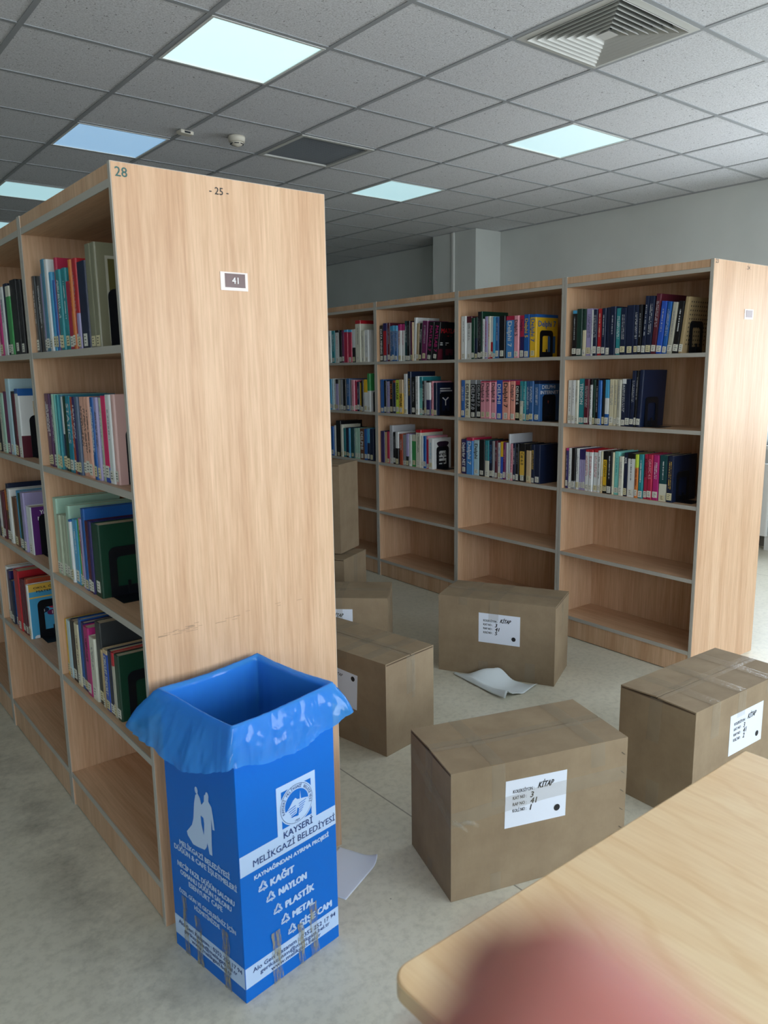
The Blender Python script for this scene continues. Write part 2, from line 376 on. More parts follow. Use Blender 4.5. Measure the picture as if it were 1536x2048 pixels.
# ---------------------------------------------------------------- radiator under the window
rd = empty('radiator', (XR-.12, -.2, 0), 0, 'white ribbed radiator under the window at the right picture edge', 'radiator')
for k in range(14):
    y = .62-k*.09
    MB().prism(rect_ring(4, .018, .045, .036), .12, .72, WHITE).build('rib', rd, loc=(0, y, 0), smooth=False)
MB().box((-.02, -.59, .13), (.02, .65, .17), WHITE).build('pipe', rd); MB().box((-.02, -.59, .66), (.02, .65, .70), WHITE).build('pipe', rd)
for yy in (.5, -.4): MB().box((-.02, yy-.02, 0), (.02, yy+.02, .125), WHITE).build('foot', rd)
BOOKS = {
 ('R',0,1): '''
7877 8186 240 black t=silver c=skyblue@.93
7515 7871 246 forest 
7263 7493 244 cream c=forest@.55
6888 7257 243 lilac t=navy
6768 6873 235 white t=grey
6510 6762 236 navy t=silver
6248 6504 238 red t=cream
5961 6213 239 navy t=silver
5717 5955 241 navy 
5369 5704 243 navy t=silver
5072 5356 233 teal t=white
4713 5052 231 navy t=silver
4232 4707 242 navy 
4011 4226 240 navy t=white
3804 4005 241 black t=silver
3562 3792 279 navy t=silver l=3
3242 3556 277 navy t=silver l=3
2963 3236 285 maroon t=silver l=4 d=.21
2634 2951 248 royal t=silver l=5
2367 2604 243 blue t=silver l=5
2074 2355 239 stone t=grey l=6
1739 2045 242 black t=white l=6
1500 1716 260 tan l=6 d=.2 cov=punch
''',
 ('R',0,2): '''
8189 8492 233 white t=grey
7927 8174 233 white t=grey
7704 7921 233 ivory t=grey
7337 7698 241 teal t=white x=TENSION
6996 7301 240 maroon t=silver
6781 6953 238 white t=black c=black@.88
6582 6760 236 forest 
6370 6576 239 black t=silver
6146 6364 233 blue 
5951 6125 236 black 
5675 5945 236 white c=skyblue@.6 b=blue@.25
5349 5655 239 cream t=grey
5119 5335 236 cream t=grey
4886 5113 236 stone t=grey
4621 4880 240 navy t=white c=white@.9
4327 4615 239 navy 
4068 4314 281 navy t=silver l=1.5
3920 4062 281 black t=silver l=2
3665 3914 284 navy l=2.5 d=.2
''',
 ('R',0,3): '''
8304 8481 223 indigo t=silver c=magenta@.94
8074 8288 224 white t=grey
7793 8059 226 black b=grey@.2
7545 7770 225 white t=grey
7403 7530 223 lilac c=indigo@.75
7262 7396 223 lilac c=indigo@.75
7114 7255 224 lilac c=indigo@.75
6850 7100 224 white t=crimson c=red@.95
6575 6829 224 white t=crimson c=red@.95
6259 6538 225 white t=crimson c=red@.95
6045 6244 224 white t=black
5925 6038 223 cream b=sand@.4
5617 5918 224 black x=SAP_ABAP/4 p=yellow t=black
5305 5596 224 black t=white
5188 5291 222 cream 
4881 5182 227 aqua t=teal
4591 4868 205 ivory t=grey
4345 4578 225 navy t=white x=XML
3864 4325 225 white t=black c=black@.88
3650 3851 222 orange t=maroon c=lime@.7 x=VISUAL_BASIC
3361 3637 224 teal t=white
3106 3329 227 crimson t=black x=BİLGİSAYAR
2823 3094 227 crimson t=pink x=QBASIC_4.5
2469 2811 227 magenta t=white
1980 2450 229 ivory t=white c=darkteal@.38
1620 1962 230 navy t=gold d=.2
''',
 ('R',1,1): '''
8144 8611 262 white t=grey
7665 8134 259 white t=black c=maroon@.85
7359 7637 247 darkgreen 
7101 7340 250 forest b=navy@.5
6937 7083 281 black t=grey d=.2
6783 6928 280 black t=grey d=.2
6656 6774 281 darkgreen d=.22
6450 6647 236 white t=grey
6182 6432 249 lilac t=crimson
5943 6164 249 ivory t=crimson b=red@.1
5724 5934 243 white b=red@.4
5480 5715 244 skyblue 
5178 5462 240 denim t=silver
4667 5135 244 black 
3933 4624 240 cornflower t=white x=Delphi_7 c=crimson@.9
3508 3875 239 pink t=black x=Delphi_5
3121 3443 237 indigo t=navy x=Delphi c=crimson@.5
2668 3089 241 blue t=yellow x=Delphi_5
2121 2628 238 yellow t=blue x=Delphi_7 c=blue@.93 d=.19 cov=delphi
''',
 ('R',1,2): '''
8181 8490 232 blue t=white
7658 8153 232 ivory t=black x=DELPHI_BAK
7086 7629 232 black t=silver x=DELPHI_7.0 c=grey@.9
6699 7068 232 black t=silver x=DELPHI_7.0 c=grey@.9
6235 6681 226 pink t=black x=Delphi_5 c=crimson@.97
5779 6208 226 pink t=black x=Delphi_6 c=crimson@.97
5311 5761 229 pink t=black x=Delphi_8 c=crimson@.97
4799 5293 232 royal t=white x=DELPHI
4160 4773 230 salmon t=black x=Delphi_7 c=crimson@.97
3741 4109 227 salmon t=navy x=Delphi_7
3361 3716 227 black t=white x=DELPHI_6 c=crimson@.9
3076 3345 227 ivory t=grey c=teal@.5
2857 3059 227 teal t=white
2576 2849 227 denim t=white
2250 2568 227 denim t=white
1812 2235 230 denim t=white c=navy@.92 d=.17 cov=internet
''',
 ('R',1,3): '''
8065 8574 220 indigo t=white x=Delphi_for_.NET
7393 8036 234 cornflower t=white x=Delphi_7 c=crimson@.92
6875 7365 221 paleblue t=black x=Delphi
6365 6856 227 black 
5982 6338 224 ivory t=grey c=teal@.45
5665 5954 226 navy t=cornflower
5433 5647 225 grey 
5193 5415 229 maroon t=silver
4928 5175 218 white t=blue
4683 4902 226 royal c=yellow@.6
4449 4666 225 plum t=pink
4225 4423 223 white 
4063 4208 276 silver t=grey d=.2
3850 4046 219 pink t=maroon
3614 3833 224 navy t=white
3371 3597 222 black t=grey
2851 3346 225 black p=gold t=black x=C#_6.0
2379 2769 222 sand c=black@.85
2107 2363 225 navy t=gold
1686 2099 227 navy d=.2
''',
 ('R',2,1): '''
8056 8445 250 black t=white x=DATA_MINING
7573 8034 264 indigo p=red
7270 7552 265 maroon t=silver
6979 7248 241 denim c=skyblue@.85 t=silver
6691 6968 243 denim c=skyblue@.85 t=silver
6353 6680 241 denim c=skyblue@.85 t=silver
5945 6279 248 white c=magenta@.83 t=crimson
5552 5934 247 white c=magenta@.83 t=crimson
5255 5521 266 darkteal t=white
4910 5245 264 black t=grey
4719 4890 257 plum 
4548 4709 253 sand 
4290 4538 282 white d=.2 l=2
4033 4284 244 tan l=3
3749 3994 243 black t=white l=4
3198 3730 255 plum t=silver l=4 d=.19
2694 3169 244 black t=magenta x=MATLAB_7 l=8
2067 2599 240 black t=magenta x=MATLAB_7 l=8 cov=matlab
''',
 ('R',2,2): '''
7936 8373 235 blue 
7648 7925 229 black 
7307 7637 222 lilac t=indigo
6916 7286 226 black t=orange x=MATLAB
6604 6884 229 navy c=brick@.93
6188 6582 232 lime t=black x=MATLAB
5715 6167 235 gold t=black x=MATLAB c=sand@.6
5248 5611 273 white t=grey
4838 5196 289 navy t=yellow d=.21
4352 4818 251 black t=silver
3983 4332 257 white t=grey
3656 3963 254 aqua t=grey c=teal@.7
3441 3637 227 black t=white
3197 3421 227 silver 
2763 3178 227 white c=black@.95 b=indigo@.45
2524 2744 224 pink t=maroon
2193 2505 215 navy d=.16 cov=dark
''',
 ('R',2,3): '''
8093 8524 227 indigo 
7778 8082 222 sand 
7477 7767 227 crimson 
7058 7455 272 silver t=grey d=.2
6752 7047 228 black t=grey
6384 6741 230 black c=white@.5
5903 6276 219 brick t=white
5533 5881 215 grey 
5219 5512 223 black c=lilac@.3
4908 5198 219 white 
4395 4887 221 green c=ivory@.8
3800 4375 256 ivory t=black c=red@.93 d=.19
3571 3770 220 white 
3274 3561 218 blue 
3019 3254 220 crimson c=pink@.9
2515 2999 207 white t=skyblue cov=web
''',
 ('R',3,1): '''
6039 6356 245 white t=grey
5567 6025 243 teal t=white
4972 5502 244 white c=black@.93 t=crimson
4564 4947 232 black 
4261 4539 237 plum 
3761 4248 242 crimson c=skyblue@.93
3255 3723 239 crimson c=skyblue@.93
2853 3230 241 black c=white@.45
2084 2744 301 ivory c=red@.92 d=.21 t=black
1636 2061 225 ivory t=grey
1146 1612 229 white t=grey
''',
 ('R',3,2): '''
6150 6431 238 skyblue 
5885 6137 241 paleblue t=grey
5607 5871 241 white t=grey
5202 5581 238 lilac c=black@.85
4891 5176 234 stone 
4569 4878 234 grey 
4124 4544 234 black 
3683 4098 241 denim t=silver
3422 3658 235 grey 
3014 3397 231 pink t=crimson
2720 3001 224 crimson 
2392 2695 218 navy t=silver
2187 2368 211 yellow 
1899 2175 228 black 
1402 1876 235 white c=yellow@.6
1027 1378 278 white c=green@.55
''',
 ('R',3,3): '''
6005 6341 230 blue 
5725 5978 239 white 
5052 5698 277 black d=.2
4726 5026 250 ivory 
4391 4700 223 teal 
3943 4365 229 navy 
3702 3930 227 skyblue 
3163 3677 229 darkteal 
2754 3138 231 mint t=white
2447 2742 233 mint 
1865 2435 232 brown t=white x=DELPHI
1482 1853 231 blue c=blue@.6
1161 1470 236 navy c=skyblue@.55
669 1138 234 navy 
''',
 ('L',0,1): '''
8344 8665 234 charcoal t=silver
8043 8331 231 charcoal t=silver
7773 8030 229 charcoal t=silver
7469 7747 234 lilac 
7061 7444 272 steel d=.18
6723 7037 268 white d=.19
6404 6699 229 skyblue 
6183 6392 204 blue 
5931 6171 265 crimson d=.2
5495 5920 228 teal t=white
5060 5484 229 teal t=white
4565 5050 189 crimson 
4329 4555 243 orange t=red
4007 4319 244 crimson t=silver
3711 3997 241 red b=lilac@.4
2998 3701 228 navy d=.15
2533 2989 266 olivegrey d=.2
2136 2524 265 olivegrey d=.22 cov=olive
''',
 ('L',0,2): '''
8186 8571 232 purple t=white
7881 8171 232 purple t=white
7554 7867 232 purple t=white
7316 7540 232 mint 
7068 7302 231 aqua 
6823 7054 230 teal 
6582 6810 231 steel 
6345 6569 225 white b=navy@.5
5996 6332 228 darkgreen 
5529 5983 229 turquoise t=white x=STATICS
5271 5505 227 brick t=silver
4993 5259 228 indigo t=white
4707 4981 228 slate 
4370 4684 228 peach t=black
4006 4359 228 peach t=black
3663 3995 229 peach t=black
3477 3641 229 slate t=white
3231 3467 229 blue t=white
2957 3209 229 lilac t=navy
2739 2946 228 sage t=white
2304 2729 234 hotpink b=royal@.18
1902 2284 238 white t=grey
1624 1892 239 palepink cov=pale
''',
 ('L',0,3): '''
8472 8921 254 mint d=.21
8107 8458 203 sage 
7750 8093 205 sage 
7399 7735 206 sage 
6989 7386 244 mint d=.21
6733 6961 203 white c=blue@.97
6158 6720 207 skyblue t=white
5991 6132 214 green 
5701 5979 217 pink t=plum
5478 5689 219 lilac t=grey
5136 5465 254 blue d=.21
4767 5112 220 maroon 
4498 4755 222 indigo 
3753 4487 220 darkgreen d=.2 cov=green
''',
 ('L',0,4): '''
8663 8940 196 yellow b=yellow@.4
8197 8649 201 paleblue 
7594 8159 212 black 
7084 7582 213 cream t=brown
6729 7072 237 blue d=.21
6357 6717 233 indigo 
5805 6346 229 magenta t=black c=magenta@.85
5184 5782 207 ivory t=grey
4638 5163 268 charcoal b=black@.45 d=.2
4464 4628 189 tan 
4001 4453 196 royal c=sand@.93 t=white x=CIRCUIT_THEORY
3600 3991 202 navy 
3351 3580 205 stone c=red@.8
2938 3332 204 darkgreen cov=green
''',
 ('L',1,1): '''
5180 5571 251 navy 
4865 5162 248 white 
4539 4859 245 pink 
4219 4522 234 magenta 
3756 4202 239 white t=indigo
3178 3691 246 navy 
2649 3162 233 green c=ivory@.85
1884 2634 248 black 
1477 1869 242 black 
''',
 ('L',1,2): '''
6860 7291 220 forest 
6481 6839 223 ivory 
6088 6439 221 black c=white@.7
5582 6067 226 ivory t=grey
5187 5562 225 mint 
4646 5167 232 plum c=plum@.5
4084 4627 279 paleblue d=.21
3718 4066 234 black 
3377 3700 225 maroon 
2869 3360 244 white c=blue@.93 cov=maroonlow
''',
 ('L',1,3): '''
8916 9382 172 navy 
8347 8869 184 white 
7748 8324 195 maroon 
7273 7727 204 brown c=orange@.6
6851 7252 232 navy t=yellow d=.21
6355 6830 216 white d=.2
6010 6314 188 sand 
5320 5990 191 brown 
4746 5300 221 skyblue 
4299 4727 217 darkgreen 
3754 4280 224 lilac d=.2
2914 3736 178 white cov=purple
''',
 ('L',1,4): '''
8575 8974 226 white d=.2
8009 8555 216 indigo 
7439 7990 183 navy 
6848 7421 187 blue 
5903 6775 248 red d=.2
5472 5886 221 maroon 
5050 5455 226 maroon 
4653 5033 234 brick 
4328 4620 217 white cov=numbers
''',
}
# ---------------------------------------------------------------- bookcases
LEV = {1: 1.57, 2: 1.21, 3: .85, 4: .49, 5: .125}
H_, D_, TB = 1.985, .592, .018
ROWS = {'L': dict(o=Vector((-1.579, -.785, 0)), e=Vector((0, 1, 0)), W=.823),
        'R': dict(o=Vector((1.1204, -.7598, 0)), e=Vector((math.sin(.0213), math.cos(.0213), 0)), W=.8606)}
def bay_frame(side, un):
    r = ROWS[side]; e = r['e']; o = r['o'] + e*r['W']*(un+1)
    return o, math.atan2(-e.y, -e.x), r['W']
def make_bay(side, un, label):
    o, rz, W = bay_frame(side, un)
    root = empty('bookcase', o, rz, label, 'bookcase', {'L': 'bays of the left bookcase row', 'R': 'bays of the right bookcase row'}[side])
    e = .0012; zt = 1.93
    for x0 in (0, W-TB):
        sp_ = MB().box((x0+e, .002, 0), (x0+TB-e if x0 == 0 else x0+TB, D_-.002, H_-.0015), BEECH['z']).build('side_panel', root)
        b = MB()
        b.box((x0+e, 0, 0), (x0+TB-e, .002, H_), EDGE); b.box((x0+e, D_-.002, 0), (x0+TB-e, D_, H_), EDGE)
        b.box((x0+e, .002, H_-.0015), (x0+TB-e, D_-.002, H_), EDGE); b.build('edge_band', sp_)
    MB().box((TB, D_/2-.006, .02), (W-TB, D_/2+.006, zt), BEECH['z']).build('back_panel', root)
    for z in list(LEV.values()) + [zt+.018]:
        for s in (0, 1):
            y0, y1 = (.004, D_/2-.006) if s == 0 else (D_/2+.006, D_-.004)
            sag = z < 1.9 and z > .2
            sh = MB().box((TB, y0, z-.018), (W-TB, y1, z), BEECH['x']).build('shelf', root)
            yb = (y0-.003, y0) if s == 0 else (y1, y1+.003)
            MB().box((TB, yb[0], z-.0185), (W-TB, yb[1], z+.0005), EDGE).build('edge_band', sh)
    for s in (0, 1):
        y0 = .003 if s == 0 else D_-.021
        MB().box((TB, y0, zt+.0195), (W-TB, y0+.018, H_-.002), BEECH['z']).build('fascia', root)
        y0 = .006 if s == 0 else D_-.024
        MB().box((TB, y0, .004), (W-TB, y0+.018, LEV[5]-.0186), BEECH['z']).build('kickboard', root)
        MB().box((TB, y0+.004, .0), (W-TB, y0+.016, .004), mat('black_rubber_strip', '#16181a', .7)).build('floor_seal', root)
    return root
bl = {('L', 0): 'beech bookcase bay whose tall end panel carries the brown number 41 plate', ('L', 1): 'second beech bookcase bay of the left row, one beyond the number 41 bay',
      ('L', 2): 'third beech bookcase bay of the left row, a sliver at the left edge', ('L', 3): 'fourth beech bookcase bay of the left row, hidden beyond the edge',
      ('R', 0): 'nearest beech bookcase bay of the right row with the bare lit end panel', ('R', 1): 'second bay of the right row, holding many pink and yellow spines',
      ('R', 2): 'third bay of the right row, behind and left of the standing cartons', ('R', 3): 'fourth bay of the right row, partly hidden by the near end panel', ('R', 4): 'fifth bay of the right row, hidden behind the near end panel'}
BAYS = {k: make_bay(k[0], k[1], v) for k, v in bl.items()}

# end panel signs and pencilled numbers (faces -y, panel plane local x = W of bay 0)
def end_marks(side, marks, plate, digits):
    o, rz, W = bay_frame(side, 0); root = BAYS[(side, 0)]; xw = W+.0006
    P_ = lambda s, z: (xw, s, z)                 # s = depth from the front edge
    for st, s, z, h, mt, sh in marks:
        MB().text(st, P_(s, z), Y_, Z_, mt, h=h, bold=.02, shear=sh).build('pen_number', root)
    s, z, w_, h_ = plate
    pl = MB().box((xw-.0004, s, z), (xw+.0014, s+w_, z+h_), mat('frosted_plate', '#e2d6d0', .25)).build('number_plate', root)
    b = MB().box((xw+.0014, s+w_*.16, z+h_*.17), (xw+.0022, s+w_*.9, z+h_*.92), mat('brown_card', '#5b3a36', .25)); b.build('brown_card', pl)
    if digits:
        MB().text(digits, (xw+.0026, s+w_*.53, z+h_*.38), Y_, Z_, mat('white_print', '#f2f2f2', .5), h=h_*.34, align='C').build('numeral', pl)
GREENPEN = mat('green_marker', '#1f5a56', .5)
end_marks('L', [('28', .011, 1.952, .021, GREENPEN, .0), ('- 25 -', .245, 1.943, .017, MARKER, .05)], (.263, 1.711, .078, .046), '41')
end_marks('R', [('23', .012, 1.966, .017, MARKER, 0), ('. 24 .', .275, 1.955, .016, MARKER, .05)], (.287, 1.728, .078, .046), '')
# faint scrape marks on the near end panel, and the end strip screws
o_, rz_, W_ = bay_frame('L', 0)
sc = MB()
for k in range(26):
    s = random.uniform(.03, .17) if k < 18 else random.uniform(.17, .5); z = .83+random.gauss(0, .004)+ .03*s
    sc.box((W_+.0002, s, z), (W_+.0005, s+random.uniform(.01, .035), z+random.uniform(.0006, .0014)), mat('scrape', '#9c8267', .7))
sc.build('scrape_mark', BAYS[('L', 0)])

# ---------------------------------------------------------------- books
PAL = dict(black='#14161a', navy='#16233f', skyblue='#4aa3cf', forest='#1d3b33', cream='#d8d0b0', lilac='#a39bc4', white='#dfe3e2', red='#b5222c', teal='#2b8a93',
 maroon='#5a1f2e', royal='#2a55b8', blue='#1f5ea8', stone='#b3b1a0', tan='#a8946e', ivory='#d6d6c4', indigo='#2c2560', magenta='#b52b74', orange='#d27a35', yellow='#e2b62a',
 aqua='#7cc9c0', crimson='#b32849', darkgreen='#123f2e', darkteal='#1a4a4e', denim='#35639a', cornflower='#4b8ed0', pink='#e39aa8', salmon='#e8a08e', gold='#dfb64c', plum='#6d2557',
 silver='#b9bcc0', grey='#8c8f93', sand='#cdb48d', paleblue='#b4d3dc', brick='#a9492e', lime='#c3d94a', green='#3f9a54', mint='#a7cdb8', brown='#6b4632', charcoal='#34383a',
 steel='#4d86a0', purple='#4d2350', turquoise='#168ba4', slate='#53657e', peach='#e2ad97', sage='#aab59d', hotpink='#e0336c', palepink='#ddb5ae', olivegrey='#84836b')
PALN = dict(darkgreen='dark green', darkteal='dark teal', skyblue='sky blue', paleblue='pale blue', hotpink='hot pink', palepink='pale pink', olivegrey='olive grey', cornflower='light blue', denim='denim blue', royal='royal blue', salmon='salmon pink', mint='pale mint', forest='blackish green', steel='steel blue')
def bm_(c): return mat('cover_'+c, PAL[c], .33)
PG = mat('page_block', '#c9c0a6', .85)
STK = mat('sticker_white', '#dcdccf', .6); STY = mat('sticker_cream', '#d8d0a8', .6)
LVN = {1: 'top', 2: 'second', 3: 'third', 4: 'fourth'}
BAYN = {('L', 0): 'number 41 bay', ('L', 1): "left row's second bay", ('R', 0): "right row's nearest bay", ('R', 1): "right row's second bay", ('R', 2): "right row's third bay", ('R', 3): "right row's fourth bay"}
def ordn(n): return '%d%s' % (n, 'th' if 10 <= n % 100 <= 20 else {1: 'st', 2: 'nd', 3: 'rd'}.get(n % 10, 'th'))
def make_book(side, un, lv, x0, x1, h, col, opt, idx, cnt, o, rz):
    rnd = random.Random(hash((side == 'R', un, lv, idx)))
    t = x1-x0; d = .165; cap = bot = None; tcol = None; txt = None; panel = None; lean = 0; cov = None
    for q in opt:
        k, v = q.split('=', 1)
        if k == 'c': c_, f_ = v.split('@'); cap = (c_, float(f_))
        elif k == 'b': c_, f_ = v.split('@'); bot = (c_, float(f_))
        elif k == 't': tcol = v
        elif k == 'x': txt = v.replace('_', ' ')
        elif k == 'p': panel = v
        elif k == 'l': lean = float(v)
        elif k == 'd': d = float(v)
        elif k == 'cov': cov = v
    d += rnd.uniform(-.008, .01) if side == 'R' or d < .19 else 0
    # outline of the cover: C-shaped section with a rounded spine
    r = min(t*.28, .005); c = .0016; base = [(0, d), (0, r), (r*.35, r*.3), (r, 0), (t-r, 0), (t-r*.35, r*.3), (t, r), (t, d), (t-c, d), (t-c, c+r*.6), (c, c+r*.6), (c, d)]
    cuts = sorted({0., 1.} | ({cap[1]} if cap else set()) | ({bot[1]} if bot else set()))
    b = MB(); n = len(base); rings = [[(x, y, z*h) for x, y in base] for z in cuts]
    vs = [p for rg in rings for p in rg]; b.add(vs, [], bm_(col))
    for j in range(len(cuts)-1):
        zm = (cuts[j]+cuts[j+1])/2; cc = cap[0] if cap and zm > cap[1] else bot[0] if bot and zm < bot[1] else col
        mi = b.m(bm_(cc))
        for i in range(n): b.f.append((j*n+i, j*n+(i+1) % n, (j+1)*n+(i+1) % n, (j+1)*n+i)); b.mi.append(mi)
    L_ = (len(cuts)-1)*n
    for k, base_ in ((0, 0), (1, L_)):
        for q in ((0, 1, 10, 11), (1, 2, 3, 10), (3, 4, 9, 10), (4, 5, 6, 9), (6, 7, 8, 9)):
            f = tuple(base_+i for i in q); b.f.append(f[::-1] if k == 0 else f); b.mi.append(b.m(bm_(cap[0] if k and cap else bot[0] if bot and not k else col)))
    th = math.radians(lean)
    M = Matrix.Translation(o) @ Matrix.Rotation(rz, 4, 'Z') @ Matrix.Translation((x1, .018+rnd.uniform(-.003, .005) if not lean else .018, LEV[lv]+.0004)) @ Matrix.Rotation(th, 4, 'Y') @ Matrix.Translation((-t, 0, 0))
    bk = b.build('book', M=M)
    MB().box((c+.0002, c+r*.6+.0003, .0025), (t-c-.0002, d-.003, h-.0035), PG).build('pages', bk)
    big = side == 'L'
    # spine label sticker
    if t > .009 and rnd.random() < .97:
        sw = min(t*.86, .028); sh_ = rnd.uniform(.026, .036); z0 = rnd.uniform(.004, .014); x_ = (t-sw)/2
        lb = MB().box((x_, -.0006, z0), (x_+sw, -.0001, z0+sh_), STK if rnd.random() < .75 else STY)
        for q in range(3):
            zz = z0+sh_*(.72-.25*q); wq = sw*rnd.uniform(.3, .6); xx = x_+sw*.2
            lb.box((xx, -.0008, zz), (xx+wq, -.0006, zz+.0022), INK)
        lb.build('spine_sticker', bk)
    if panel:
        MB().box((t*.12, -.0006, h*.17), (t*.88, -.0001, h*.80), bm_(panel)).build('spine_panel', bk)
    if txt:
        hh = min(t*.55, .03); zt_ = h*.9 if (cap is None or cap[1] < .6) else h*(cap[1]-.03)
        if panel: zt_ = h*.77; hh = t*.4
        avail = zt_-.052; W0 = glyphs(txt, .03)[2]*hh; wd = min(W0*.95, avail)
        MB().text(txt, ((t-hh)/2, -.0009, zt_), -Z_, X_, bm_(tcol or 'white'), h=hh, w=wd, bold=.03).build('spine_title', bk)
    elif tcol:
        lt = MB(); z = h*rnd.uniform(.82, .9); end = h*rnd.uniform(.28, .5)
        rows = 1 if t < .02 else rnd.choice((1, 2)); hh = min(t*.26, .0065) if rows == 1 else min(t*.17, .005)
        xs_ = [t/2-hh/2] if rows == 1 else [t/2-hh*1.4, t/2+hh*.4]
        for xq in xs_:
            zz = z
            while zz > end:
                ln = rnd.uniform(.0013, .0028)
                if rnd.random() < .86: lt.box((xq+rnd.uniform(0, hh*.15), -.0007, zz-ln), (xq+hh*rnd.uniform(.8, 1), -.0002, zz), bm_(tcol))
                zz -= ln+.0008+(0 if rnd.random() < .85 else .004)
        lt.build('spine_title', bk)
    if cov: cover_art(cov, bk, t, d, h, col)
    size = 'slim ' if t < .016 else 'thick ' if t > .04 else ''
    ht = 'tall ' if h > .262 else 'short ' if h < .212 else ''
    nm = PALN.get(col, col); adj = ''
    if tcol and not cap: adj = PALN.get(tcol, tcol).replace(' ', '-')+'-lettered '
    if cap and cap[1] > .7: adj = PALN.get(cap[0], cap[0]).replace(' ', '-')+'-capped '
    if cap and cap[1] <= .7: adj = PALN.get(cap[0], cap[0]).replace(' ', '-')+'-topped '
    if side == 'R' and un < 3 or (side, un) == ('L', 0): pos = ordn(idx+1)+' from left'
    else: pos = ordn(cnt-idx)+' from right'
    tag(bk, f"{ht if ht else size}{adj}{nm} book, {pos} on {LVN[lv]} shelf of {BAYN[(side, un)]}", 'book', 'library books on the '+('left' if side == 'L' else 'right')+' bookcase row')
    return bk, d
WT = mat('print_white', '#e8eaec', .5)
def cover_art(kind, bk, t, d, h, col):
    x = t+.0004; P_ = lambda s, z, q=0: (x+q, s*d, z*h)
    def R_(b, s0, s1, z0, z1, mt, q=0): b.box((x-.0003+q, s0*d, z0*h), (x+.0001+q, s1*d, z1*h), mt); return b
    def Tx(b, st, s, z, hh, mt, w=None, al='L', bold=.02): b.text(st, (x+.0006, s*d, z*h), Y_, Z_, mt, h=hh*h, w=(w*d if w else None), align=al, bold=bold); return b
    b = MB()
    if kind == 'punch':
        dk = mat('cover_print_dark', '#2b2a28', .6)
        for r_ in range(11):
            for c_ in range(9):
                R_(b, .1+c_*.09, .1+c_*.09+.03, .9-r_*.075, .9-r_*.075+.028, dk)
    elif kind == 'delphi':
        R_(b, 0, 1, .93, 1, bm_('blue')); Tx(b, 'Delphi 7', .1, .72, .13, bm_('blue'), .8, bold=.04)
        R_(b, .55, .9, .1, .5, bm_('denim'))
    elif kind == 'internet':
        R_(b, 0, 1, .93, 1, bm_('navy')); Tx(b, 'DELPHI', .12, .80, .085, WT, .62); Tx(b, 'INTERNET', .05, .67, .08, WT, .85)
        R_(b, .15, .7, .03, .6, mat('cover_print_night', '#101826', .5)); b.lathe([(.001, .05), (.012, .06), (.014, .08), (.001, .1)], bm_('brick'), 8, (x-.012, d*.42, h*.15))
    elif kind == 'matlab':
        Tx(b, 'MATLAB', .08, .72, .12, bm_('red'), .85, bold=.03); Tx(b, '7.6', .4, .55, .1, bm_('red'), bold=.03); R_(b, .08, .5, .45, .47, WT); R_(b, .08, .4, .40, .42, WT)
        R_(b, .0, 1, 0, .3, bm_('maroon'))
    elif kind == 'dark':
        for k, w_ in enumerate((.6, .66, .5)): 
            s = .22
            while s < .22+w_: R_(b, s, s+.035, .80-k*.07, .835-k*.07, WT); s += .05
        b.poly([(x+.0008, d*a, h*z) for a, z in ((.5, .3), (.55, .3), (.55, .45), (.7, .53), (.67, .56), (.52, .48), (.36, .56), (.33, .53), (.5, .45))], WT)
    elif kind == 'web':
        dk = mat('cover_print_plum', '#2a1a30', .5)
        b.poly([(x+.0003, d*(.55+.3*math.cos(a)*(1+.2*math.sin(3*a))), h*(.78+.14*math.sin(a)*(1+.2*math.cos(2*a)))) for a in [k*PI/12 for k in range(24)]], dk)
        Tx(b, 'web', .18, .42, .13, INK, .68); R_(b, .2, .55, .33, .37, INK); R_(b, .62, .85, .33, .37, INK); R_(b, .2, .7, .18, .25, INK)
    elif kind == 'olive':
        pale = bm_('stone'); ol = mat('cover_olive', '#5a5629', .5)
        R_(b, .12, 1, .04, .88, pale); R_(b, .32, 1, .85, .95, pale, .0001); R_(b, .15, .97, .06, .85, ol, .0002); R_(b, .35, .97, .80, .93, bm_('olivegrey'), .0003)
        Tx(b, 'M', .48, .68, .075, WT, bold=.05); Tx(b, 'A', .5, .55, .07, WT, bold=.05)
    elif kind == 'pale':
        for k, s_ in enumerate(('510', 'ATAT', '1995')): Tx(b, s_, .2, .11-k*.04, .025, MARKER, bold=0)
        R_(b, .62, .9, .12, .5, INK)
    elif kind == 'green':
        pass
    elif kind == 'maroonlow':
        R_(b, 0, 1, .9, 1, bm_('blue')); R_(b, .0, 1, 0, .32, bm_('maroon')); R_(b, .3, .8, .45, .82, bm_('sand')); Tx(b, 'Uk', .45, .2, .07, WT, bold=.04)
    elif kind == 'purple':
        pu = mat('cover_purple_bright', '#5c2576', .4)
        R_(b, 0.02, 1, 0, 1, pu); Tx(b, 'Yaşa', .2, .85, .075, WT, bold=.06); Tx(b, 'Mate', .15, .72, .075, WT, bold=.06); R_(b, .3, .9, .02, .6, INK); 
    elif kind == 'numbers':
        R_(b, 0.03, 1, 0, 1, bm_('skyblue')); R_(b, .03, 1, .86, 1, bm_('gold'), .0002); R_(b, .03, 1, .74, .765, bm_('gold'), .0002)
        Tx(b, 'OKUL ÖNCESİ', .14, .91, .035, INK, .75, bold=.05); Tx(b, 'MATEMATİK', .2, .84, .035, INK, .65, bold=.05)
        for ch, s, z, c_ in (('0', .45, .64, 'orange'), ('6', .72, .65, 'denim'), ('7', .57, .56, 'crimson'), ('3', .33, .50, 'navy'), ('1', .52, .44, 'plum')):
            b.poly([(x+.0008, d*(s+.12*math.cos(a)), h*(z+.05*math.sin(a))) for a in [k*PI/10 for k in range(20)]], bm_(c_))
            b.text(ch, (x+.0014, d*s, h*(z-.03)), Y_, Z_, WT, h=h*.055, align='C', bold=.03)
